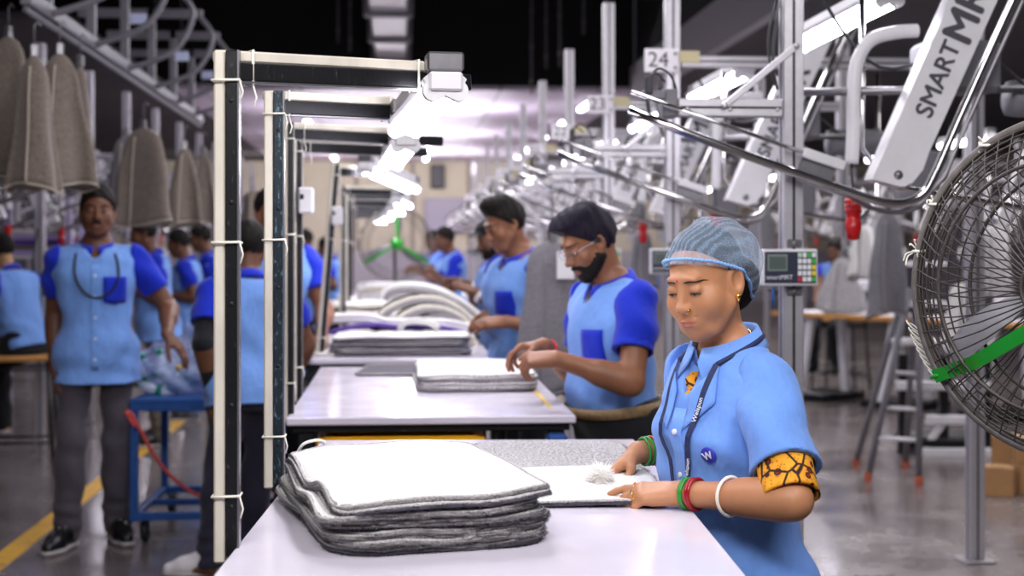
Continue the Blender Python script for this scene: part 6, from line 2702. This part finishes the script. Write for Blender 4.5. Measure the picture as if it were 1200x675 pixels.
for fi, m_ in ((0, GOLD), (1, STEEL), (2, GOLD)):
    p0, p1 = Vector(tips[fi][0]), Vector(tips[fi][1])
    c = p0.lerp(p1, .45)
    a_ = (p1 - p0).normalized()
    x_ = a_.cross(Vector((0, 0, 1))).normalized()
    y_ = a_.cross(x_)
    b = w.mb('finger_ring', m_)
    b.tube([c + (x_ * math.cos(k) + y_ * math.sin(k)) * .0102 for k in [2 * PI * i / 18 for i in range(18)]], .0014, 6, closed=True)
    if fi == 2:
        b.ball(c - y_ * .0125 if y_.z < 0 else c + y_ * .0125, .0035, 8, 6)
    b.fin()
w.trousers(TRB, infl=.004)
w.shoes(SHB, SOLE)

# ---- bearded man at the second table -------------------------------------------------------
m = Person('bearded man with glasses stitching at the second table', UD(.342, 4.50), -64, .915, lean=6, skin=SK1, h=.0045, girth=.96, belly=.05, pitch=30, yaw=-6)
m.arm(+1, W(652, 421, 4.22), UD(1, -.2, -.9), UD(-1, .25, -.05), UD(.1, .6, -1), GRIP, (.5, .5, .4))
m.arm(-1, W(637, 405, 4.50), UD(.5, .8, -.9), UD(-1, -.25, -.12), UD(0, -.3, -1), [(.5, .5, .3), (.6, .6, .4), (.7, .7, .4), (.8, .7, .4)], (.5, .5, .3))
dress(m, tucked=True, tr=TRB, eyes=.1, style='side', hairm=HAIRV, beard=True, glass=True, placket=False)
m.ring_on('wrist_thread', mat('red_thread', 'B8202A', .7), -1, .03, .034, .004, label='red and yellow wrist thread')

# ---- young man at the third table ----------------------------------------------------------
m = Person('young man with a dark quiff holding thread at the third table', UD(.052, 6.30), -58, .965, lean=5, skin=SK1, h=.0055, girth=.98, pitch=24, yaw=-6)
m.arm(+1, W(594, 377, 6.08), UD(1, -.2, -.9), UD(-1, .1, -.05), UD(.1, .6, -.9), [(.3, .3, .2)] * 4, (.4, .4, .3))
m.arm(-1, W(590, 366, 6.35), UD(.5, .9, -.8), UD(-1, -.1, -.12), UD(0, -.5, -1), [(.4, .4, .2)] * 4, (.4, .4, .3))
dress(m, hem=-.16, tr=TRB, style='quiff', placket=False)
b = MB().tube(spline([W(562, 376, 6.1), W(572, 388, 6.05), W(590, 402, 6.0)], 5), .003, 6)
tag(b.build('scissors_cord', DARKM), 'thin dark cord dangling from the young man\'s fingers', 'cord')

# ---- man with the pale wristband -----------------------------------------------------------
m = Person('bearded man with a white wristband behind the young man', UD((594 - 600) * 8.3 / F, 8.3), -62, .93, lean=7, skin=SK2, h=.007, pitch=18, yaw=-5)
m.arm(+1, W(556, 341, 8.1), UD(1, -.2, -.9), UD(-1, .1, .35), UD(.1, .6, -.9), RELAX)
m.arm(-1, W(548, 333, 8.4), UD(.5, .9, -.8), UD(-1, -.1, .3), UD(0, -.5, -1), RELAX)
dress(m, tr=TRB, beard=True, lo=True)
m.ring_on('wristband', WHITEP, +1, .045, .036, .014, 0)
# dark cap
V, Q = solid([(ell(m.q(0, .02, .075), (.092, .105, .060), m.Rh), 0, 'u'), (ell(m.q(0, -.085, .062), (.065, .05, .008), m.Rh), .01, 'u')], .006)
m.put('cap', V, Q, TRB)

# ---- far workers at the right side of the row ------------------------------------------------
for px, d, S_, hd, lb in ((534, 13.4, .95, -70, 'far worker in the middle, facing left over the far tables'), (517, 16.2, .95, -62, 'farthest worker of the table row, half hidden by the one in front')):
    m = Person(lb, UD((px - 600) * d / F, d), hd, S_, lean=8, skin=SK2, h=.011, pitch=18)
    m.arm(+1, W(px - 28, 316, d - .15), UD(1, -.2, -.9), UD(-1, .1, -.1), UD(.1, .6, -.9), RELAX)
    m.arm(-1, W(px - 28, 312, d + .15), UD(.5, .9, -.8), UD(-1, -.1, -.1), UD(0, -.5, -1), RELAX)
    dress(m, lo=True, lips=False)

# ---- standing man on the left ---------------------------------------------------------------
m = Person('smiling man with a moustache standing in the aisle, black cord on his neck', UD((113 - 600) * 6.65 / F, 6.65), 14, 1.0, lean=1, skin=SK2, h=.005, girth=.92, pitch=4, yaw=2, roll=3)
m.arm(-1, W(64, 432, 6.62), UD(-.35, 1, 0), UD(.12, -.12, -1), UD(.9, .2, .1), RELAX, (.2, .3, .2))
m.arm(+1, W(196, 392, 6.52), UD(.25, 1, -.3), UD(.75, .0, -.75), UD(-.3, .2, -1), [(.3, .3, .2)] * 4)
m.leg(-1, (-.13, -.04), toe=(-.19, -.19))
m.leg(+1, (.09, .10), toe=(.13, -.05))
dress(m, hem=-.17, tr=TRG, eyes=.14, mous=True, sole=SOLE, lace=mat('white_lace', 'C8C4C8', .7))
m.cord('neck_cord', mat('black_cord', '0B0B10', .5), [(-.085, .43), (-.09, .36), (-.075, .30), (-.03, .245), (.03, .235), (.075, .27), (.10, .32), (.098, .38), (.085, .43)], .006)

# ---- man seen from behind between the posts ---------------------------------------------------
m = Person('man seen from behind between the two nearest lamp posts, white shoes', UD((292 - 600) * 6.05 / F, 6.05), -166, .90, lean=10, skin=SK2, h=.006, pitch=14, yaw=-8)
m.arm(+1, W(250, 463, 5.98), UD(-.1, -1, 0), UD(-.1, -.1, -1), UD(1, .2, 0), RELAX, (.2, .3, .2))
m.arm(-1, UD(-1.0, 6.22, .76), UD(1, .3, .1), UD(0, .2, -1), UD(-1, 0, 0), RELAX)
td = m.D(UD(-.15, -.02))
f1_ = m.L(UD((246 - 600) * 6.03 / F, 6.03))
m.leg(+1, (f1_.x, f1_.y), toe=(f1_.x + td.x, f1_.y + td.y))
td = m.D(UD(-.10, .10))
f2_ = m.L(UD((290 - 600) * 6.2 / F, 6.2))
m.leg(-1, (f2_.x, f2_.y), toe=(f2_.x + td.x, f2_.y + td.y))
dress(m, hem=-.14, tr=TRJ, shoe=SHW, sole=SOLE, pocket=False, placket=False, lips=False, lace=SHW)
a, e, t = [Vector(q) for q in m.arms[+1][:3]]
V, Q = solid([(rcone(a.lerp(e, .55), e, .052, .048), 0, 'u'), (rcone(e, t, .048, .036), .02, 'u')], .006)
m.put('arm_warmer', V, Q, TRB)
m.ring_on('watch', SHB, +1, .01, .036, .008)

# ---- man behind the posts with his hand on the third table --------------------------------------
m = Person('man hidden behind the lamp posts, hand resting on the third table', UD((316 - 600) * 6.95 / F, 6.95), 30, 1.0, lean=4, skin=SK1, h=.006)
m.arm(+1, W(377, 392, 6.72), UD(.1, 1, 0), UD(.05, -.85, -.45), UD(0, -.3, -1), FLAT)
m.arm(-1, UD(-1.45, 6.85, .80), UD(-1, .3, 0), UD(0, 0, -1), UD(1, 0, 0), RELAX)
dress(m, tr=TRB, eyes=.3, pocket=False, placket=False)

# ---- workers further back on the left --------------------------------------------------------------
for px, d, S_, hd, tr, hand, lb in ((183, 10.0, .96, -72, TRK, 338, 'worker in khaki trousers right behind the standing man'), (222, 11.5, .92, -82, TRL, 345, 'worker in blue-grey jeans facing left, second behind the standing man'),
                                    (247, 12.4, .95, -78, TRK, 330, 'worker in olive trousers beside the nearest lamp post'), (366, 14.0, .94, -60, TRB, 320, 'blurred worker between the posts left of the table row'), (390, 16.0, .9, -95, TRB, 322, 'blurred worker with his back turned behind the leaning lamp post')):
    m = Person(lb, UD((px - 600) * d / F, d), hd, S_, lean=6, skin=SK2, h=.009, pitch=18)
    m.arm(+1, W(px - 26 * 11 / d, hand, d - .15), UD(1, -.2, -.9), UD(-1, .1, -.1), UD(.1, .6, -.9), RELAX)
    m.arm(-1, W(px - 26 * 11 / d, hand - 4, d + .15), UD(.5, .9, -.8), UD(-1, -.1, -.1), UD(0, -.5, -1), RELAX)
    dress(m, tr=tr, lo=True, lips=False)


def seated(label, loc, hd, S_, seatz, skin, tr, h, hands, lean=22, feetz=.16, pitch=20):
    m = Person(label, loc, hd, S_, lean=lean, skin=skin, h=h, pitch=pitch)
    dz = seatz - .815 * S_
    m.loc.z = dz
    m.Wm = M4(Matrix.Rotation(m.rz, 3, 'Z'), m.loc)
    m.Wi = m.Wm.inverted()
    for sd in (-1, 1):
        m.leg(sd, (.14 * sd, -.36, (feetz - dz) / S_), (0, -1, .3), toe=(.17 * sd, -.51), hip=(.10 * sd, -.0, .88))
    for sd, (t, po) in hands.items():
        m.arm(sd, t, po, None, UD(0, 0, -1), RELAX)
    dress(m, hem=-.10, tr=tr, lo=True, pocket=False, lips=False)
    return m


seated('seated man at the left edge with his back turned, hunched on the tall stool', (so.x + .02, so.y + .05), -118, .93, .709, skin_mat('tan_skin', 'A57E58'), TRB, .008,
       {+1: (W(-22, 368, 8.35), UD(.6, -.4, -1)), -1: (W(-25, 365, 8.9), UD(.6, .4, -1))}, 20)
ss = UD((985 - 600) * 13.9 / F, 13.9)
st2 = copy_tree(st)
st2.location = (ss.x, ss.y, -.20)
st2.location.z = 0
st2['label'] = 'dark stool behind the wood-edged bench, under the seated worker'
seated('worker in black trousers seated behind the wood-edged bench', (ss.x, ss.y + .03), -40, .9, .709, SK2, TRB, .011,
       {+1: (UD((985 - 600) * 13.9 / F - .05, 13.45, .9), UD(1, -.4, -.5)), -1: (UD((985 - 600) * 13.9 / F - .3, 13.6, .9), UD(-.6, .4, -1))}, 8)
# ------------------------------------------------------------------ camera, light
cam = bpy.data.cameras.new('camera')
co = bpy.data.objects.new('camera', cam)
COL.objects.link(co)
co.location = (0, 0, CAMZ)
co.rotation_euler = (PI / 2, 0, -AZ)
cam.sensor_width = 36
cam.lens = 36 * F / 1200
cam.shift_y = -(337.5 - HY) / 1200
cam.dof.use_dof = True
cam.dof.focus_distance = 2.72
cam.dof.aperture_fstop = 3.6
SC.camera = co


def area(name, loc, size, power, target=None, color=(1, .97, 1)):
    l = bpy.data.lights.new(name, 'AREA')
    l.shape = 'RECTANGLE'
    l.size, l.size_y = size
    l.energy = power
    l.color = color
    o = bpy.data.objects.new(name, l)
    COL.objects.link(o)
    o.location = loc
    if target:
        d = Vector(target) - Vector(loc)
        o.rotation_euler = d.to_track_quat('-Z', 'Y').to_euler()
    return o


# area lights without fixtures, added above the aisles to brighten the hall
area('hall_fill', (-.4, .3, 3.0), (1.6, .5), 64, (.25, 2.6, 1.0), (1, .97, .98))
area('hall_fill', (1.3, 1.2, 3.3), (.5, 2.4), 40, (.6, 3.0, .9))
for k in range(6):
    area('hall_fill', (.2, 5.2 + 3.2 * k, 3.45), (.4, 2.4), 52, None, (.97, .94, 1))
for k in range(5):
    area('hall_fill', (4.6, 5.5 + 4 * k, 3.4), (.5, 3.0), 62)
for k in range(5):
    area('hall_fill', (-3.0, 5.5 + 4 * k, 3.4), (.5, 3.0), 9, None, (.86, .80, 1))
# back bay: area lights without fixtures, added to brighten ceiling and end wall
for k in range(3):
    for x in (0,):
        area('bay_fill', (x, 22.5 + 5 * k, 2.55), (3.2, .4), 115, (x, 22.5 + 5 * k, 6), (.96, .90, 1))
for x in (-3, 1, 5):
    area('bay_fill', (x, 33.0, 3.3), (4, .4), 70, (x, 36.8, 1.6), (1, .95, .96))
w_ = bpy.data.worlds.new('hall_air')
SC.world = w_
w_.use_nodes = True
w_.node_tree.nodes['Background'].inputs[0].default_value = (.62, .58, .72, 1)
w_.node_tree.nodes['Background'].inputs[1].default_value = .08
SC.view_settings.view_transform = 'Standard'
SC.view_settings.look = 'None'
SC.view_settings.exposure = 0.3
SC.view_settings.gamma = 1.0
SC.view_settings.use_curve_mapping = False
SC.cycles.use_denoising = True
SC.cycles.max_bounces = 8
SC.cycles.sample_clamp_indirect = 6
SC.cycles.sample_clamp_direct = 0
